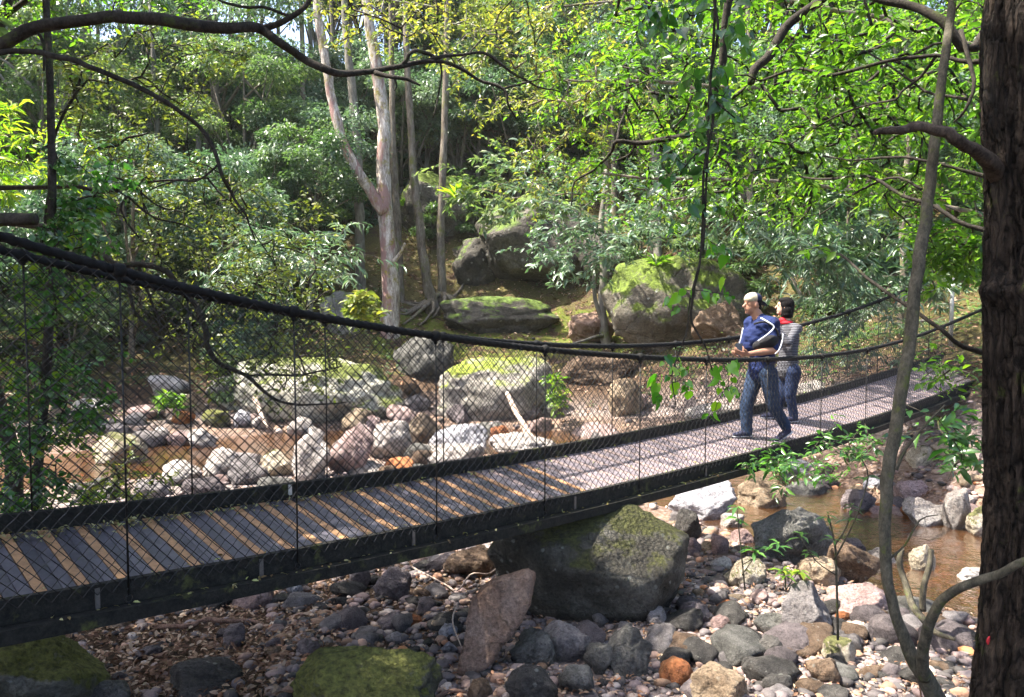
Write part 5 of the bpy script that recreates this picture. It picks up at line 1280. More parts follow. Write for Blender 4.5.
for q_, (px_, y_, w_, c_) in enumerate([(232, 34, 5, 0), (276, 38, 5, 1), (332, 33, 6, 0), (466, 36, 6, 1), (494, 40, 5, 0), (538, 34, 6, 1), (571, 38, 5, 0), (196, 30, 6, 1), (118, 33, 6, 0), (640, 33, 6, 1), (688, 30, 7, 0), (832, 27, 6, 1), (872, 24, 6, 0), (78, 27, 7, 1)]):
    zb = ground_z((px_-512)/F*y_, y_)+.3; pb = 300-zb/y_*F
    far_trunk('slim_tree', 'slim straight trunk between the crowns of the far slope', [[(px_, pb, y_, w_*.85), (px_+rnd.uniform(-3, 3), pb-60, y_, w_*.75), (px_+rnd.uniform(-6, 6), pb-150, y_, w_*.65), (px_+rnd.uniform(-10, 10), pb-280, y_, w_*.5)]], 'bark_far' if c_ else 'bark_mid')['group'] = 'slim trunks of the far slope'

# bleached log, roots and sticks
def stick(name, label, cat, pts, mat, n=7):
    p, r_ = px_path(pts, 4); p = jitter(p, .015, 5)
    t = TB(); t.tube(p, r_, n, True, rough=.25); o = t.build(name, M[mat], None, True, p[0]); return tag(o, label, cat)
stick('driftwood_log', 'bleached pinkish log leaning on the moss striped boulder', 'log', [(507, 393, 17.2, 5), (515, 410, 16.8, 6), (523, 424, 16.4, 6.5), (530, 436, 16.1, 7), (537, 446, 15.8, 9)], 'deadwood')
stick('bleached_root', 'bleached forked root below the great pale boulder', 'root', [(255, 398, 18.2, 6), (259, 408, 18, 5), (263, 418, 17.8, 4), (268, 428, 17.6, 2)], 'deadwood')
stick('surface_root', 'pinkish root snaking over the leaf litter below the beam', 'root', [(147, 622, 6.5, 2), (158, 627, 6.45, 5), (175, 627, 6.4, 5), (190, 625, 6.4, 5), (207, 620, 6.45, 5), (222, 622, 6.45, 4.5), (245, 621, 6.5, 4), (265, 627, 6.4, 3.5), (275, 642, 6.2, 2.5)], 'stick')
stick('fallen_stick', 'long thin forked stick lying at the bottom left beside the long dark rock', 'stick', [(174, 687, 5.55, 2), (192, 676, 5.6, 2.4), (213, 665, 5.7, 3), (232, 661, 5.75, 3), (248, 657, 5.8, 3), (258, 663, 5.7, 3.4), (270, 668, 5.65, 3.4), (287, 653, 5.8, 2.4)], 'stick')
stick('fallen_stick', 'pale twig lying over the mossy boulder right of its top', 'stick', [(433, 700, 5.1, 4), (455, 691, 5.2, 4), (480, 697, 5.2, 3)], 'stick')
stick('fallen_stick', 'thin arched twig above the purple grey block under the bridge', 'stick', [(412, 566, 7.9, 1.6), (440, 582, 7.6, 1.6), (458, 590, 7.2, 1.8), (470, 575, 7.2, 1.6), (490, 572, 7.4, 1.4), (510, 558, 7.4, 1.2), (530, 572, 7.2, 1)], 'deadwood')
stick('fallen_stick', 'pale curled twig beside the upright slab', 'stick', [(459, 600, 6.3, 1.4), (452, 620, 6.2, 1.6), (458, 638, 6.0, 1.4), (462, 650, 5.9, 1)], 'deadwood')
stick('fallen_branch', 'forked mossy dead branch standing by the creek right of the slender sapling', 'branch', [(955, 640, 5.6, 3), (935, 632, 5.7, 6), (920, 615, 5.8, 7), (909, 596, 5.9, 7), (903, 577, 6.0, 6.5), (899, 560, 6, 6), (902, 547, 6, 4)], 'bark_sapling')
stick('fallen_branch', 'short upright mossy stub beside the forked dead branch', 'branch', [(924, 612, 5.9, 6), (923, 590, 5.9, 6), (929, 565, 5.9, 6), (931, 549, 5.9, 5)], 'bark_sapling')
stick('fallen_stick', 'reddish thin cane on the stones at the lower right', 'stick', [(905, 662, 4.3, 1.6), (914, 675, 4.2, 1.8), (920, 690, 4.2, 2), (921, 706, 4.2, 2)], 'stick')

# ---- forest of the far slope: a few kinds, copied one by one
def far_crown(seed, rx, rz, n, size, wr, layers=26):
    r_ = np.random.RandomState(seed); c = r_.normal(size=(layers, 3)); c /= np.linalg.norm(c, axis=1)[:, None]
    c *= r_.uniform(.35, 1, layers)[:, None]**.6*np.array([rx, rx, rz]); k = r_.randint(0, layers, n)
    cr = r_.uniform(.28, .5, layers)*rx*.75
    u = r_.normal(size=(n, 3)); u /= np.linalg.norm(u, axis=1)[:, None]; u *= (r_.rand(n)**.45)[:, None]
    B_ = c[k]+u*cr[k][:, None]*np.array([1, 1, .45]); B_[:, 2] += .25*cr[k]*(1-(u[:, 0]**2+u[:, 1]**2))
    D_ = u*np.array([1, 1, .2])+r_.normal(0, .35, (n, 3)); D_[:, 2] -= .25
    N_ = np.stack([r_.normal(0, .45, n), r_.normal(0, .45, n), np.ones(n)], 1); L_ = r_.uniform(size*.6, size*1.3, n)
    vals = np.clip(r_.normal(.45, .16, layers)[k]+r_.normal(0, .16, n), 0, 1)
    return B_, D_, N_, L_, L_*wr, vals, c
kinds = []
for i, (rx, rz, n, size, wr, lm, th) in enumerate([(2.9, 2.3, 13000, .17, .42, 'leaf_far', 7.5), (2.5, 2.9, 12000, .16, .38, 'leaf_far', 8.5), (3.1, 1.9, 12000, .19, .34, 'leaf_grey', 6.2), (2.3, 2.0, 10000, .15, .45, 'leaf_far', 5.2), (2.6, 2.2, 11000, .16, .4, 'leaf_grey', 6.8), (2.4, 2.3, 10000, .15, .42, 'leaf_olive', 6.5)]):
    B_, D_, N_, L_, W_, vals, c = far_crown(50+i, rx, rz, n, size, wr)
    B_ = B_+np.array((0, 0, th)); e = empty('forest_tree', (0, 0, -200))
    cr = leaves('crown', B_, D_, N_, L_, W_, 'rhomb', M[lm], e, origin=Vector((0, 0, 0)), vals=vals)
    t = TB(); lean = Vector((rnd.uniform(-.5, .5), rnd.uniform(-.5, .5), 0))
    sp_ = [Vector((0, 0, -.6)), Vector((0, 0, .2)), lean*.3+Vector((0, 0, th*.35)), lean*.8+Vector((0, 0, th*.75)), lean+Vector((0, 0, th+rz*.5))]
    sp_ = smooth_path([tuple(p) for p in sp_], 4); sp_ = [Vector(p) for p in sp_]
    t.tube(sp_, [.17*(1-.85*j/(len(sp_)-1)) for j in range(len(sp_))], 8, True, rough=.2)
    for q in c[:12]:
        a = sp_[int(len(sp_)*rnd.uniform(.5, .9))]; bq = Vector(q)+Vector((0, 0, th)); t.tube([a, a.lerp(bq, .5)+Vector((0, 0, .2)), bq], [.06, .04, .015], 5)
    tk = mesh_obj('trunk', t.v, t.f, M['bark_far' if i % 2 else 'bark_mid'], e, True, Vector((0, 0, 0)), t.m)
    kinds.append((e, cr, tk))
KL = ['rounded dull green forest tree on the far slope', 'tall dull green forest tree on the far slope', 'spreading pale grey green tree on the far slope', 'small round dull green tree on the far slope', 'grey green forest tree with fine leaves on the far slope', 'yellowish olive forest tree on the far slope']
used = [False]*6
def plant(k, x, y, sc, rz, sink=0, name=None, label=None, group=None, cat='tree'):
    e, cr, tk = kinds[k]
    if not used[k] and name is None: r_ = e; used[k] = True
    else:
        r_ = e.copy(); COL.objects.link(r_)
        for c_ in (cr, tk): q = c_.copy(); COL.objects.link(q); q.parent = r_
    r_.location = (x, y, ground_z(x, y)-sink); r_.scale = (sc, sc, sc); r_.rotation_euler = (0, 0, rz)
    if name: r_.name = name
    tag(r_, label or KL[k], cat, group or KL[k].replace(' on the far slope', 's beyond the creek').replace('tree', 'tree'))
    return r_
def clear(x, y, h):
    """keep the mossy slope and the rocks of the far bank open"""
    px = 512+F*x/y
    return (310 < px < 470 and y < 33) or (390 < px < 600 and y < 31.5) or (585 < px < 770 and y < 22.5) or (y < 20 and 300 < px < 620)
cnt = 0; spots = []
for (y0, y1, dx, kk) in ((24, 27, 3.4, (2, 3, 4, 0, 5)), (28, 31, 3.4, (0, 1, 2, 4, 3)), (32.5, 36, 3.6, (0, 1, 2, 4, 5)), (38, 42, 4.2, (0, 1, 2, 4)), (45, 50, 5, (0, 1, 4, 2)), (54, 60, 6, (0, 1, 2, 4))):
    ym = (y0+y1)/2; hw = ym*.74+3; x = -hw+rnd.uniform(0, dx)
    while x < hw:
        y = rnd.uniform(y0, y1); xx = x+rnd.uniform(-.7, .7)
        if not clear(xx, y, 0): spots.append((xx, y, kk))
        x += dx
for _x in range(16):
    spots.append((-44+_x*5.8+rnd.uniform(-1, 1), rnd.uniform(66, 74), (0, 1)))
for _x, _y in ((395, 35), (430, 38), (470, 35), (505, 37.5), (545, 35), (580, 38), (620, 34), (350, 36), (440, 46), (500, 47), (560, 46), (390, 45)):
    spots.append(((_x-512)/F*_y, _y, (0, 1, 3, 4)))
for x, y, kk in spots:
    plant(rnd.choice(kk), x, y, rnd.uniform(.8, 1.25)*(1 if y < 40 else 1.35), rnd.uniform(0, 6.28)); cnt += 1
# lower bank trees and shrubs left and right (crowns near the ground)
LOW = [(-15.5, 17, 3, .75), (-12.5, 18.5, 2, .8), (-9.8, 20.5, 4, .8), (-17.5, 21, 0, .95), (-13.5, 23, 1, .95), (-8, 23.5, 2, .85), (-20, 15, 4, .9), (-6.6, 25.5, 4, .9), (-11.5, 14.6, 3, .45),
       (10.5, 17.5, 2, .8), (12.5, 14.5, 4, .75), (8.5, 20.5, 4, .85), (14, 19, 0, .9), (11, 22.5, 1, .95), (7.8, 24.5, 2, .9), (15.5, 15, 3, .8), (6.5, 27, 0, .85), (9.8, 14.2, 3, .45)]
for x, y, k, sc in LOW:
    plant(k, x, y, sc, rnd.uniform(0, 6.28), sink=sc*1.8); cnt += 1
# undergrowth bushes: crowns sitting on the slope
BK = ['round green bush on the far slope', 'pale grey green bush on the far slope']
bproto = []
for i, (lm, size) in enumerate((('leaf_far', .15), ('leaf_grey', .17))):
    B_, D_, N_, L_, W_, vals, c = far_crown(80+i, 1.25, .9, 4200, size, .36, 14)
    e = empty('forest_bush', (0, 0, -200)); cr = leaves('foliage', B_+np.array((0, 0, .75)), D_, N_, L_, W_, 'rhomb', M[lm], e, origin=Vector((0, 0, 0)), vals=vals)
    t = TB()
    for q in c: t.tube([Vector((0, 0, -.2)), Vector(q)*.5+Vector((0, 0, .5)), Vector(q)+Vector((0, 0, .75))], [.03, .02, .008], 5)
    sk = mesh_obj('stems', t.v, t.f, M['bark_far'], e, True, Vector((0, 0, 0)), t.m); bproto.append((e, cr, sk))
ub = [False, False]; nb_ = 0
for i in range(1400):
    y = rnd.uniform(19.5, 40) if i % 3 else rnd.uniform(28, 52); x = rnd.uniform(-y*.72, y*.72); px = 512+F*x/y
    if (395 < px < 620 and y < 26.5) or (585 < px < 765 and y < 23) or (300 < px < 600 and y < 22): continue
    if x > -9 and x < 3 and y < 26 and px > 300: continue
    if 325 < px < 465 and y < 30: continue
    if 440 < px < 620 and y < 32: continue
    k = 0 if rnd.random() < .55 else 1; e, cr, sk = bproto[k]
    if not ub[k]: r_ = e; ub[k] = True
    else:
        r_ = e.copy(); COL.objects.link(r_)
        for c_ in (cr, sk): q = c_.copy(); COL.objects.link(q); q.parent = r_
    sc = rnd.uniform(.7, 1.3); r_.location = (x, y, ground_z(x, y)-.1); r_.scale = (sc, sc, sc*rnd.uniform(.8, 1.1)); r_.rotation_euler = (0, 0, rnd.uniform(0, 6.28))
    tag(r_, BK[k], 'bush', BK[k].replace(' on', 'es on')); nb_ += 1
    if nb_ > 285: break
# unseen trees added above and beside the picture to shade the path and bridge
for i, (k, x, y, sc, lb) in enumerate([(5, -6.7, 3.7, .72, 'unseen tree added left of the viewpoint to shade the deck'), (3, -6.4, 5.6, 1.1, 'unseen small round tree added to shade the middle of the bridge'), (0, -7.6, 5.2, .85, 'unseen tree added on the near bank left of the picture to shade the bridge'), (1, -8.8, 8.6, .7, 'unseen tree added by the left water edge to shade the bridge'), (1, -6.0, 4.6, .8, 'unseen slim tree added left of the viewpoint to shade the bridge'), (4, -4.4, 4.6, 1.0, 'unseen tree added at the viewpoint with its shading crown above the bridge'), (0, -2.7, 2.0, 1.0, 'unseen tree added beside the viewpoint to shade the stones'), (4, -1.5, -2.5, 1.0, 'unseen tree behind the viewpoint on the near bank'), (3, 3.2, -.8, 1.0, 'unseen small tree behind the viewpoint at right')]):
    plant(k, x, y, sc, i*1.3, name='unseen_shade_tree', label=lb, group='unseen shade trees of the near bank')
for px_, y_, k, sk_ in ((400, 33, 4, 3.5), (425, 34, 3, 2.2), (455, 33.5, 4, 3), (485, 34, 0, 4), (515, 33, 2, 3), (545, 34, 4, 3.6), (575, 33, 0, 4.4), (605, 32, 2, 3), (440, 37, 0, 3.5), (500, 38, 4, 3), (560, 38, 1, 5), (400, 39, 1, 5), (345, 34, 4, 3.4), (300, 33, 2, 3)):
    plant(k, (px_-512)/F*y_, y_, 1., px_*.1, sink=sk_, name='forest_tree', label='low crowned grey green tree closing the gap above the cliff rocks', group='low crowned trees above the cliff rocks')
print('far trees', cnt, 'bushes', nb_)

# low plants covering the far bank
B_, D_, N_, L_ = [], [], [], []
while len(B_) < 32000:
    y = rnd.uniform(15.5, 52); x = rnd.uniform(-y*.68, y*.68); px = 512+F*x/y
    if px > 620 and rnd.random() < .4: y = rnd.uniform(11.5, 20); x = rnd.uniform(4, 12)
    zb, d, s_ = ground_base(x, y)
    if s_ < 0 or d < 3.6: continue
    op = 400 < 512+F*x/y < 620 and y < 30
    if op and rnd.random() < .82: continue
    if noise.noise(Vector((x*.9, y*.9, 4))) < -.12: continue
    c = Vector((x, y, ground_z(x, y))); h = rnd.uniform(.1, .5)*(1 if not op else .35)
    for _ in range(rnd.randrange(8, 20)):
        a = rnd.uniform(0, 6.28); r_ = rnd.uniform(.02, .3)*(1 if not op else .5)
        B_.append((c.x+cos(a)*r_, c.y+sin(a)*r_, c.z+rnd.uniform(0, h))); D_.append((cos(a), sin(a), rnd.uniform(-.3, .8))); N_.append((rnd.gauss(0, .4), rnd.gauss(0, .4), 1)); L_.append(rnd.uniform(.08, .2)*(1 if not op else .6)*(1 if y < 34 else 1.7))
L_ = np.array(L_); q = leaves('ground_cover', np.array(B_), np.array(D_), np.array(N_), L_, L_*.33, 'rhomb', M['leaf_far']); tag(q, 'low green plants covering the far bank', 'undergrowth', kind='stuff')
pts = []
while len(pts) < 7000:
    y = rnd.uniform(14, 30); x = rnd.uniform(-y*.68, y*.68); zb, d, s_ = ground_base(x, y)
    if s_ > 0 and 3 < d < 13: pts.append((x, y, ground_z(x, y)+.02))
scatter_litter('leaf_litter', 'brown dead leaves lying over the far bank', pts, .13, M['leaf_dead'])
# ================================================================ the two walkers
def blobmesh(name, parts, voxel, mats, parent, smooth=3, paint=None, fold=0):
    """tapered capsules and ellipsoids fused into one continuous surface"""
    bm = bmesh.new()
    def ball(c, r, rot=None, seg=2):
        s = bmesh.ops.create_icosphere(bm, subdivisions=seg, radius=1)['verts']
        mt = Matrix.Diagonal((r[0], r[1], r[2], 1)) if hasattr(r, '__len__') else Matrix.Diagonal((r, r, r, 1))
        if rot is not None: mt = rot.to_4x4() @ mt
        bmesh.ops.transform(bm, matrix=Matrix.Translation(c) @ mt, verts=s)
    for q in parts:
        if q[0] == 'c':
            _, a, b, ra, rb = q; ball(a, ra); ball(b, rb); d = b-a
            if d.length > 1e-4:
                s = bmesh.ops.create_cone(bm, cap_ends=True, segments=16, radius1=ra, radius2=rb, depth=d.length)['verts']
                bmesh.ops.transform(bm, matrix=Matrix.Translation((a+b)/2) @ d.to_track_quat('Z', 'Y').to_matrix().to_4x4(), verts=s)
        else: ball(q[1], q[2], q[3] if len(q) > 3 else None, 3)
    me = bpy.data.meshes.new(name); bm.to_mesh(me); bm.free()
    o = bpy.data.objects.new(name, me); COL.objects.link(o)
    md = o.modifiers.new('r', 'REMESH'); md.mode = 'VOXEL'; md.voxel_size = voxel; md.adaptivity = 0
    ms = o.modifiers.new('s', 'SMOOTH'); ms.factor = .5; ms.iterations = smooth
    dg = bpy.context.evaluated_depsgraph_get(); dg.update()
    m2 = bpy.data.meshes.new_from_object(o.evaluated_get(dg)); bpy.data.objects.remove(o); bpy.data.meshes.remove(me)
    m2.name = name; m2.materials.clear()
    for m in mats: m2.materials.append(m)
    m2.polygons.foreach_set('use_smooth', [True]*len(m2.polygons))
    if paint:
        m2.polygons.foreach_set('material_index', [paint(p.center) for p in m2.polygons])
    if fold:
        m2.update(); co = [v.co.copy() for v in m2.vertices]; nn = [v.normal.copy() for v in m2.vertices]
        for v, c, n in zip(m2.vertices, co, nn):
            w_ = noise.noise(Vector((c.x*9, c.y*9, c.z*16)))+.6*noise.noise(Vector((c.x*20+3, c.y*20, c.z*34)))
            v.co = c+n*fold*(w_-.5*abs(noise.noise(c*13)))
    m2.transform(Matrix.Translation(-world_loc(parent)))
    o = bpy.data.objects.new(name, m2); link(o, parent); return o
def cloth_mat(name, c, stripes=None, fold=.006, sc=9):
    m, nt, N, L, B, O = new_mat(name)
    tc = N.new('ShaderNodeTexCoord'); n1 = noise_node(N, L, tc.outputs['Object'], sc, 3, .5); n2 = noise_node(N, L, tc.outputs['Object'], 60, 3, .6)
    r = ramp(N, [(.3, tuple(x*.75 for x in c)), (.7, tuple(min(1, x*1.2) for x in c))]); L.new(n2.outputs[0], r.inputs[0]); col = r.outputs[0]
    if stripes:
        wv = N.new('ShaderNodeTexWave'); wv.bands_direction = 'Z'; wv.inputs['Scale'].default_value = stripes[0]; wv.inputs['Distortion'].default_value = 1.2; wv.inputs['Detail Scale'].default_value = 1.5
        L.new(tc.outputs['Object'], wv.inputs[0]); rs = ramp(N, [(.5, 0.), (.56, 1.)]); L.new(wv.outputs['Fac'], rs.inputs[0]); col = mix(N, L, rs.outputs[0], col, stripes[1])
    L.new(col, B.inputs['Base Color']); B.inputs['Roughness'].default_value = .85; B.inputs['Specular IOR Level'].default_value = .2
    bump(N, L, n1.outputs[0], .8, fold, B); return m
M['skin'] = plain_mat('skin', (.30, .155, .10), .55, 0, .08, 20, .4)
M['skin2'] = plain_mat('skin_light', (.50, .30, .22), .55, 0, .08, 20, .4)
M['hair'] = plain_mat('black_hair', (.006, .005, .005), .8, 0, .4, 90, .12, .004)
M['jacket'] = cloth_mat('blue_jacket', (.010, .019, .075)); M['navy'] = cloth_mat('navy_cloth', (.016, .02, .055))
M['white'] = plain_mat('white_trim', (.5, .52, .56), .6, 0, .06); M['jeans'] = cloth_mat('blue_jeans', (.016, .03, .062))
M['jeans2'] = cloth_mat('dark_jeans', (.014, .024, .06))
M['blackbag'] = cloth_mat('black_bag', (.012, .012, .014)); M['cap'] = cloth_mat('pale_cap', (.33, .30, .22), fold=.005)
M['shoe'] = cloth_mat('dark_shoe', (.02, .022, .045), fold=.004); M['sole'] = plain_mat('shoe_sole', (.35, .35, .37), .7)
M['striped'] = cloth_mat('striped_shirt', (.02, .02, .025), (16, (.13, .13, .145))); M['scarf'] = cloth_mat('red_scarf', (.5, .02, .03), fold=.008)
M['eye'] = plain_mat('eye_dark', (.02, .015, .012), .2, 0, .1); M['glass'] = plain_mat('phone_black', (.015, .015, .018), .15, 0, .1)

DM, s_m, o_m = deck_D(746, 438)
print('man distance', DM, 'offset', o_m)
def hand(wrist, d, palmn, sc=1.0, curl=.5):
    """palm, four fingers of unequal length and a thumb; d points to the fingers, palmn out of the palm"""
    d = d.normalized(); palmn = (palmn-d*palmn.dot(d)).normalized(); sd = d.cross(palmn); out = []
    k = wrist+d*.085*sc
    for i in range(4):
        o_ = sd*((i-1.5)*.019*sc); out.append(('c', wrist+o_*.6+d*.01, k+o_, .014*sc, .0115*sc))
        ln = (.040, .046, .043, .033)[i]*sc; d1 = (d+palmn*curl*.5).normalized(); a = k+o_; b = a+d1*ln
        d2 = (d+palmn*curl*1.5).normalized(); c = b+d2*ln*.65; d3 = (d*.4+palmn*curl*2.2).normalized()
        out += [('c', a, b, .0095*sc, .0088*sc), ('c', b, c, .0088*sc, .0080*sc), ('c', c, c+d3*ln*.45, .0080*sc, .0070*sc)]
    tb_ = wrist+d*.02*sc-sd*.026*sc; t1 = tb_+(d*.6-sd*.75+palmn*.25).normalized()*.036*sc; t2 = t1+(d*.9-sd*.15+palmn*.45).normalized()*.03*sc
    out += [('c', tb_, t1, .014*sc, .0105*sc), ('c', t1, t2, .0105*sc, .0085*sc)]
    return out
def face_parts(c, fwd, up, s=1.0):
    sd = fwd.cross(up); R_ = Matrix((fwd, sd, up)).transposed()
    g = lambda f, l, u: c+fwd*f*s+sd*l*s+up*u*s
    return [('e', g(-.008, 0, .02), (.092*s, .074*s, .098*s), R_), ('e', g(.018, 0, -.035), (.066*s, .056*s, .075*s), R_), ('e', g(.055, 0, -.085), (.026*s, .026*s, .022*s), R_),
            ('c', g(.080, 0, .012), g(.104, 0, -.022), .009*s, .014*s), ('e', g(.076, 0, -.053), (.014*s, .024*s, .010*s), R_), ('e', g(.072, 0, .034), (.018*s, .045*s, .010*s), R_),
            ('e', g(-.005, .076, -.005), (.020*s, .010*s, .032*s), R_), ('e', g(-.005, -.076, -.005), (.020*s, .010*s, .032*s), R_)], g, R_
def shoe(parent, ank, toe_d, z0, s=1.0, pitch=0.):
    d = Vector((toe_d.x, toe_d.y, 0)).normalized(); f = (d*cos(pitch)+Vector((0, 0, -sin(pitch)))).normalized(); u = Vector((0, 0, 1))*cos(pitch)+d*sin(pitch)
    sd = f.cross(u); R_ = Matrix((f, sd, u)).transposed(); b = Vector((ank.x, ank.y, 0))+Vector((0, 0, z0))
    up = [('e', b+f*.0+u*.055, (.055, .043, .05), R_), ('e', b+f*.07+u*.042, (.085, .043, .038), R_), ('e', b+f*.15+u*.034, (.055, .044, .030), R_), ('c', b+u*.06-f*.01, b+u*.11-f*.015, .042, .040)]
    sh = blobmesh('shoe', up, .010, [M['shoe']], parent, 2)
    blobmesh('sole', [('e', b-f*.005+u*.014, (.062, .042, .016), R_), ('e', b+f*.075+u*.014, (.085, .042, .015), R_), ('e', b+f*.155+u*.015, (.055, .044, .015), R_)], .009, [M['sole']], sh, 2)

# ---------------- the man
def man():
    mp_ = lambda px, py, dd=0: P(px, py, DM+dd)
    foot = P(748, 437, DM); e = empty('person', Vector((foot.x, foot.y, deck_z(s_m, o_m))), 'man walking on the bridge in pale cap, blue jacket and jeans, holding a phone', 'person')
    fwd = Vector((-.97, -.22, .03)).normalized(); up = Vector((0, 0, 1)); up = (up-fwd*up.dot(fwd)).normalized()
    hc = mp_(752.5, 304.5)
    neckb = mp_(759, 319); chest = mp_(762, 334); waist = mp_(763, 358); pel = mp_(762, 372)
    shL, shR = mp_(773, 324, -.16), mp_(751, 323, .14)
    elL, haL = mp_(776, 350, -.22), mp_(748, 354, -.24)
    elR, haR = mp_(742, 347, .10), mp_(741, 356, -.10)
    hipL, hipR = mp_(768, 374, -.09), mp_(756, 374, .09)
    kL, aL = mp_(773, 405, -.12), mp_(786, 426, -.06)
    kR, aR = mp_(746, 406, .02), mp_(747, 432, .02)
    hp, g, R_ = face_parts(hc, fwd, up, 1.06)
    body = hp+[('c', hc+Vector((.015, 0, -.05)), neckb, .058, .068), ('c', shL, shR, .058, .058), ('c', chest, waist, .12, .11), ('c', waist, pel, .11, .12),
               ('c', shL, elL, .048, .040), ('c', elL, elL.lerp(haL, .35), .042, .043), ('c', elL.lerp(haL, .35), haL, .043, .026), ('c', shR, elR, .048, .038), ('c', elR, haR, .040, .026),
               ('c', hipL, kL, .078, .052), ('c', kL, aL, .050, .034), ('c', hipR, kR, .078, .052), ('c', kR, aR, .050, .034)]
    body += hand(haL, Vector((-1, -.1, .12)), Vector((0, .5, .8)), 1.0, .7)+hand(haR, Vector((-.8, -.5, .1)), Vector((.2, -.3, 1)), 1.0, .6)
    blobmesh('body', body, .0065, [M['skin']], e, 2)
    for l in (-1, 1): blobmesh('eye', [('e', g(.079, .030*l, .012), (.006, .012, .007), R_)], .003, [M['eye']], e, 1)
    blobmesh('hair', [('e', g(-.028, 0, .03), (.082, .080, .092), R_), ('e', g(-.06, 0, -.03), (.045, .062, .05), R_)], .010, [M['hair']], e, 2)
    cp = blobmesh('cap', [('e', g(-.006, 0, .066), (.105, .086, .072), R_), ('e', g(.03, 0, .055), (.070, .078, .045), R_)], .009, [M['cap'], M['navy']], e, 3, paint=lambda c: 0 if (c-hc).dot(fwd) > -.012 else 1)
    blobmesh('brim', [('e', g(-.125, 0, .018), (.062, .062, .009), Matrix((fwd*.8+up*.6, fwd.cross(up), up*.8-fwd*.6)).transposed())], .007, [M['navy']], cp, 2)
    # jacket: sunlit front and shaded back painted as two blues, white bands
    def jp(c):
        q = c-chest; a = q.dot(Vector((-1, -.25, 0)).normalized())
        return 0 if a > -.02 else 1
    jk = blobmesh('jacket', [('c', shL, shR, .088, .086), ('c', (shL+shR)/2+Vector((.01, 0, -.02)), chest, .135, .15), ('c', chest, waist, .152, .14), ('c', waist, mp_(761, 371), .142, .146),
                        ('e', mp_(756, 340, .02), (.15, .15, .20)), ('c', shL, elL.lerp(shL, .12), .074, .064), ('c', shR, elR, .070, .056), ('c', neckb+Vector((0, 0, .005)), chest, .075, .12)],
                   .010, [M['jacket'], M['navy']], e, 4, paint=jp, fold=.011)
    def band(pts, r_=.011):
        q = [P(*p) for p in pts]; t = TB(); q2 = [Vector(x) for x in smooth_path([tuple(v) for v in q], 4)]; t.tube(q2, r_*.75, 6); t.build('white_band', M['white'], jk)
    band([(761, 318, DM-.17), (768, 322, DM-.24), (774, 327, DM-.26), (768, 334, DM-.29), (758, 341, DM-.24)], .012)
    band([(783, 334, DM-.24), (782, 342, DM-.27), (779, 350, DM-.29), (775, 354, DM-.28)], .010)
    band([(743, 328, DM-.10), (741, 338, DM-.12), (738, 349, DM-.09)], .009)
    # camera bag slung under the arm with its strap
    bg_ = blobmesh('shoulder_bag', [('c', mp_(757, 346, -.17), mp_(772, 341, -.22), .055, .075), ('c', mp_(772, 341, -.22), mp_(778, 337, -.19), .07, .05)], .012, [M['blackbag']], e, 3)
    t = TB(); t.tube([Vector(x) for x in smooth_path([tuple(mp_(754, 324, -.10)), tuple(mp_(765, 322, -.20)), tuple(mp_(776, 329, -.25)), tuple(mp_(779, 337, -.26))], 4)], .012, 6); t.build('strap', M['blackbag'], bg_)
    tr_ = [('c', mp_(761, 368), pel, .135, .145), ('c', hipL, hipR, .115, .112), ('c', hipL, kL, .108, .075), ('c', kL, aL, .074, .062), ('c', hipR, kR, .106, .074), ('c', kR, aR+Vector((0, 0, .0)), .074, .064)]
    blobmesh('trousers', tr_, .010, [M['jeans']], e, 3, fold=.0045)
    shoe(e, aR+Vector((.01, 0, 0)), Vector((-1, -.35, 0)), deck_z(*deck_D(746, 437)[1:])+.004)
    DL, sL_, oL_ = deck_D(787, 433)
    shoe(e, aL+Vector((.03, -.0, 0)), Vector((-1, -.45, 0)), deck_z(sL_, oL_)+.055, 1.0, .42)
    ph = mesh_box('smartphone', mp_(739, 350, -.16), Vector((-.35, -.9, .15)), (.075, .009, .15), M['glass'])
    tag(ph, 'black smartphone held at waist height by the man on the bridge', 'phone')
def mesh_box(name, c, nrm, sz, mat, parent=None):
    bm = bmesh.new(); bmesh.ops.create_cube(bm, size=1); bmesh.ops.scale(bm, vec=sz, verts=bm.verts)
    bmesh.ops.bevel(bm, geom=list(bm.edges), offset=min(sz)*.3, segments=2, affect='EDGES')
    rot = nrm.to_track_quat('-Y', 'Z').to_matrix().to_4x4(); bm.transform(rot)
    me = bpy.data.meshes.new(name); bm.to_mesh(me); bm.free(); me.materials.append(mat)
    o = bpy.data.objects.new(name, me); link(o, parent); o.location = c-(world_loc(parent) if parent else Vector()); return o
man()
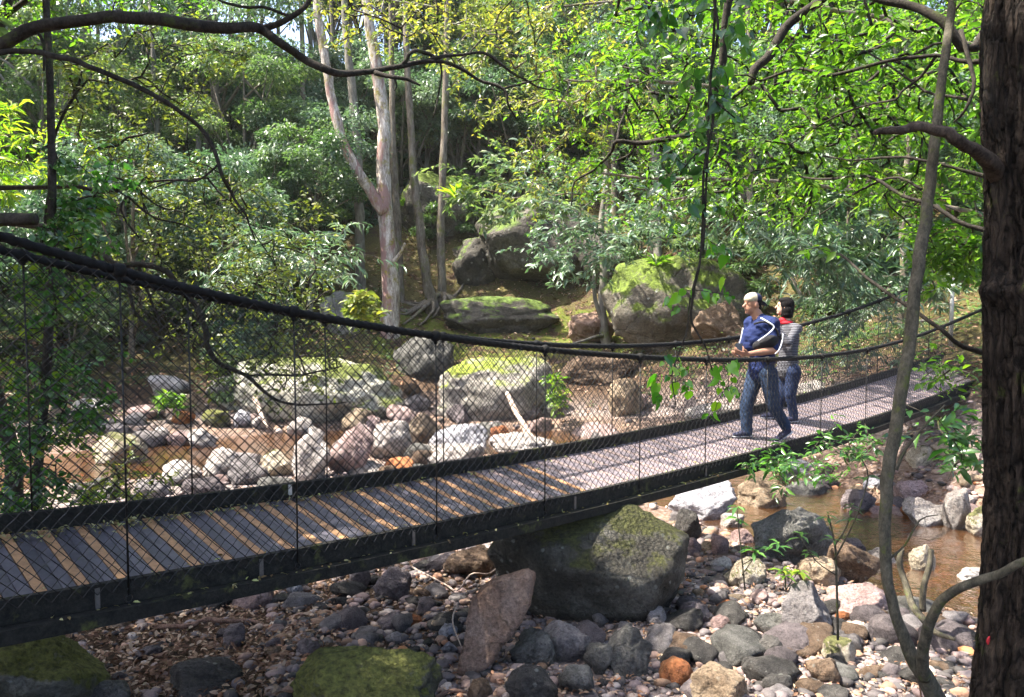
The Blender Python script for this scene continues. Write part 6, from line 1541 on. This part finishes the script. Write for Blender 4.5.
# ---------------- the woman
def woman():
    DW, sw, ow = deck_D(776, 420); print('woman distance', DW, ow)
    mp_ = lambda px, py, dd=0: P(px, py, DW+dd)
    k = DW/9.3
    e = empty('person', P(776, 421, DW), 'black haired woman in striped top and red scarf walking behind the man', 'person')
    fwd = Vector((-.93, .15, .12)).normalized(); up = (Vector((0, 0, 1))-fwd*fwd.z).normalized()
    hc = mp_(784, 307); hp, g, R_ = face_parts(hc, fwd, up, .95)
    neckb = mp_(787, 322); chest = mp_(789, 337); waist = mp_(788, 356); pel = mp_(788, 370)
    shL, shR = mp_(797, 329, -.13), mp_(781, 328, .14); elL, haL = mp_(788, 343, -.28), mp_(774, 324, -.22)
    elR, haR = mp_(772, 344, .12), mp_(770, 327, .02)
    hipL, hipR = mp_(793, 372, -.08), mp_(783, 372, .09); kL, aL = mp_(790, 396, -.08), mp_(794, 416, -.04); kR, aR = mp_(782, 396, .06), mp_(775, 415, .05)
    body = hp+[('c', hc+Vector((.01, 0, -.05)), neckb, .044, .048), ('c', shL, shR, .05, .05), ('c', chest, waist, .10, .09), ('c', waist, pel, .09, .12),
               ('c', shL, elL, .042, .034), ('c', elL, haL, .034, .023), ('c', shR, elR, .042, .034), ('c', elR, haR, .034, .023),
               ('c', hipL, kL, .075, .048), ('c', kL, aL, .046, .032), ('c', hipR, kR, .075, .048), ('c', kR, aR, .046, .032)]
    body += hand(haL, Vector((-.6, .3, .7)), Vector((-.4, .8, 0)), .9, .7)+hand(haR, Vector((-.5, 0, .8)), Vector((-.5, -.6, 0)), .9, .7)
    blobmesh('body', body, .0065, [M['skin2']], e, 2)
    for l in (-1, 1): blobmesh('eye', [('e', g(.079, .030*l, .012), (.006, .012, .007), R_)], .003, [M['eye']], e, 1)
    blobmesh('hair', [('e', g(-.028, 0, .035), (.098, .092, .098), R_), ('e', g(-.045, 0, -.04), (.088, .102, .090), R_), ('e', g(-.05, 0, -.095), (.082, .100, .055), R_), ('e', g(.0, 0, .085), (.082, .078, .040), R_)], .009, [M['hair']], e, 3)
    blobmesh('striped_top', [('c', shL, shR, .072, .070), ('c', (shL+shR)/2, chest, .11, .125), ('c', chest, waist, .125, .115), ('c', waist, mp_(788, 371), .118, .142), ('c', shL, elL, .060, .050), ('c', elL, elL.lerp(haL, .8), .049, .038), ('c', shR, elR, .058, .048), ('c', elR, elR.lerp(haR, .8), .048, .038)], .010, [M['striped']], e, 3, fold=.0045)
    blobmesh('scarf', [('e', neckb+Vector((0, 0, -.01)), (.088, .088, .034)), ('e', neckb+fwd*.05+Vector((0, 0, .02)), (.05, .06, .035)), ('c', neckb+fwd*.09, neckb+fwd*.11+Vector((0, 0, -.08)), .03, .022)], .008, [M['scarf']], e, 3)
    blobmesh('trousers', [('c', waist+Vector((0, 0, -.08)), pel, .125, .138), ('c', hipL, hipR, .108, .105), ('c', hipL, kL, .100, .068), ('c', kL, aL, .066, .055), ('c', hipR, kR, .100, .068), ('c', kR, aR, .066, .055)], .011, [M['jeans2']], e, 3, fold=.0045)
    for a, pt in ((aL, 0.), (aR, 0.)):
        q = a-A0; s_, o_ = q.dot(TB_), q.dot(NB); shoe(e, a, Vector((-1, -.3, 0)), deck_z(s_, o_)+.004, .92)
    ph = mesh_box('compact_camera', mp_(768, 319, -.10), Vector((.9, -.3, 0)), (.10, .03, .065), M['glass'])
    tag(ph, 'small dark camera the woman raises to her face', 'camera')
woman()
HAZE = .0003
# ================================================================ light, sky, camera
w = bpy.data.worlds.new('World'); scene.world = w; w.use_nodes = True
nt = w.node_tree; bg = nt.nodes['Background']
sky = nt.nodes.new('ShaderNodeTexSky'); sky.sky_type = 'NISHITA'; sky.sun_disc = False
SUN = Vector((-.50, .0, .86)).normalized()
sky.sun_elevation = math.asin(SUN.z); sky.sun_rotation = math.atan2(SUN.x, SUN.y)
sky.air_density = .7; sky.dust_density = 3.0
nt.links.new(sky.outputs[0], bg.inputs[0]); bg.inputs[1].default_value = .15
sl = bpy.data.lights.new('sun', 'SUN'); sl.energy = 4.4; sl.angle = R(.53); sl.color = (1, .95, .86)
so = bpy.data.objects.new('sun', sl); link(so); so.rotation_euler = (-SUN).to_track_quat('-Z', 'Y').to_euler(); so.location = (0, 0, 20)
cam = bpy.data.cameras.new('camera'); cam.sensor_width = 36; cam.lens = F/1024*36; cam.clip_end = 400; cam.clip_start = .05
co = bpy.data.objects.new('camera', cam); link(co); co.rotation_euler = (pi/2-PITCH, 0, 0); scene.camera = co
scene.view_settings.view_transform = 'Standard'; scene.view_settings.look = 'None'
scene.view_settings.exposure = 2.25
scene.view_settings.use_white_balance = True; scene.view_settings.white_balance_temperature = 6650; scene.view_settings.gamma = 1
scene.cycles.max_bounces = 7; scene.cycles.diffuse_bounces = 4; scene.cycles.transmission_bounces = 4; scene.cycles.transparent_max_bounces = 6
scene.cycles.glossy_bounces = 2; scene.cycles.use_denoising = True; scene.cycles.sample_clamp_indirect = 6
scene.cycles.use_adaptive_sampling = True; scene.cycles.adaptive_threshold = .02
scene.cycles.caustics_reflective = False; scene.cycles.caustics_refractive = False

if HAZE > 0:
    m = bpy.data.materials.new('haze_air'); m.use_nodes = True; nt = m.node_tree; nt.nodes.remove(nt.nodes['Principled BSDF'])
    pv2 = nt.nodes.new('ShaderNodeVolumePrincipled'); pv2.inputs['Color'].default_value = (.93, .96, .95, 1); pv2.inputs['Density'].default_value = HAZE
    pv2.inputs['Anisotropy'].default_value = .2
    nt.links.new(pv2.outputs[0], nt.nodes['Material Output'].inputs['Volume'])
    hv = [(x, y, z) for z in (-5, 42) for x, y in ((-75, -20), (75, -20), (75, 95), (-75, 95))]
    hz = mesh_obj('haze', hv, [(0, 3, 2, 1), (4, 5, 6, 7), (0, 1, 5, 4), (1, 2, 6, 5), (2, 3, 7, 6), (3, 0, 4, 7)], m, None, False); tag(hz, kind='stuff')
    scene.cycles.volume_bounces = 1
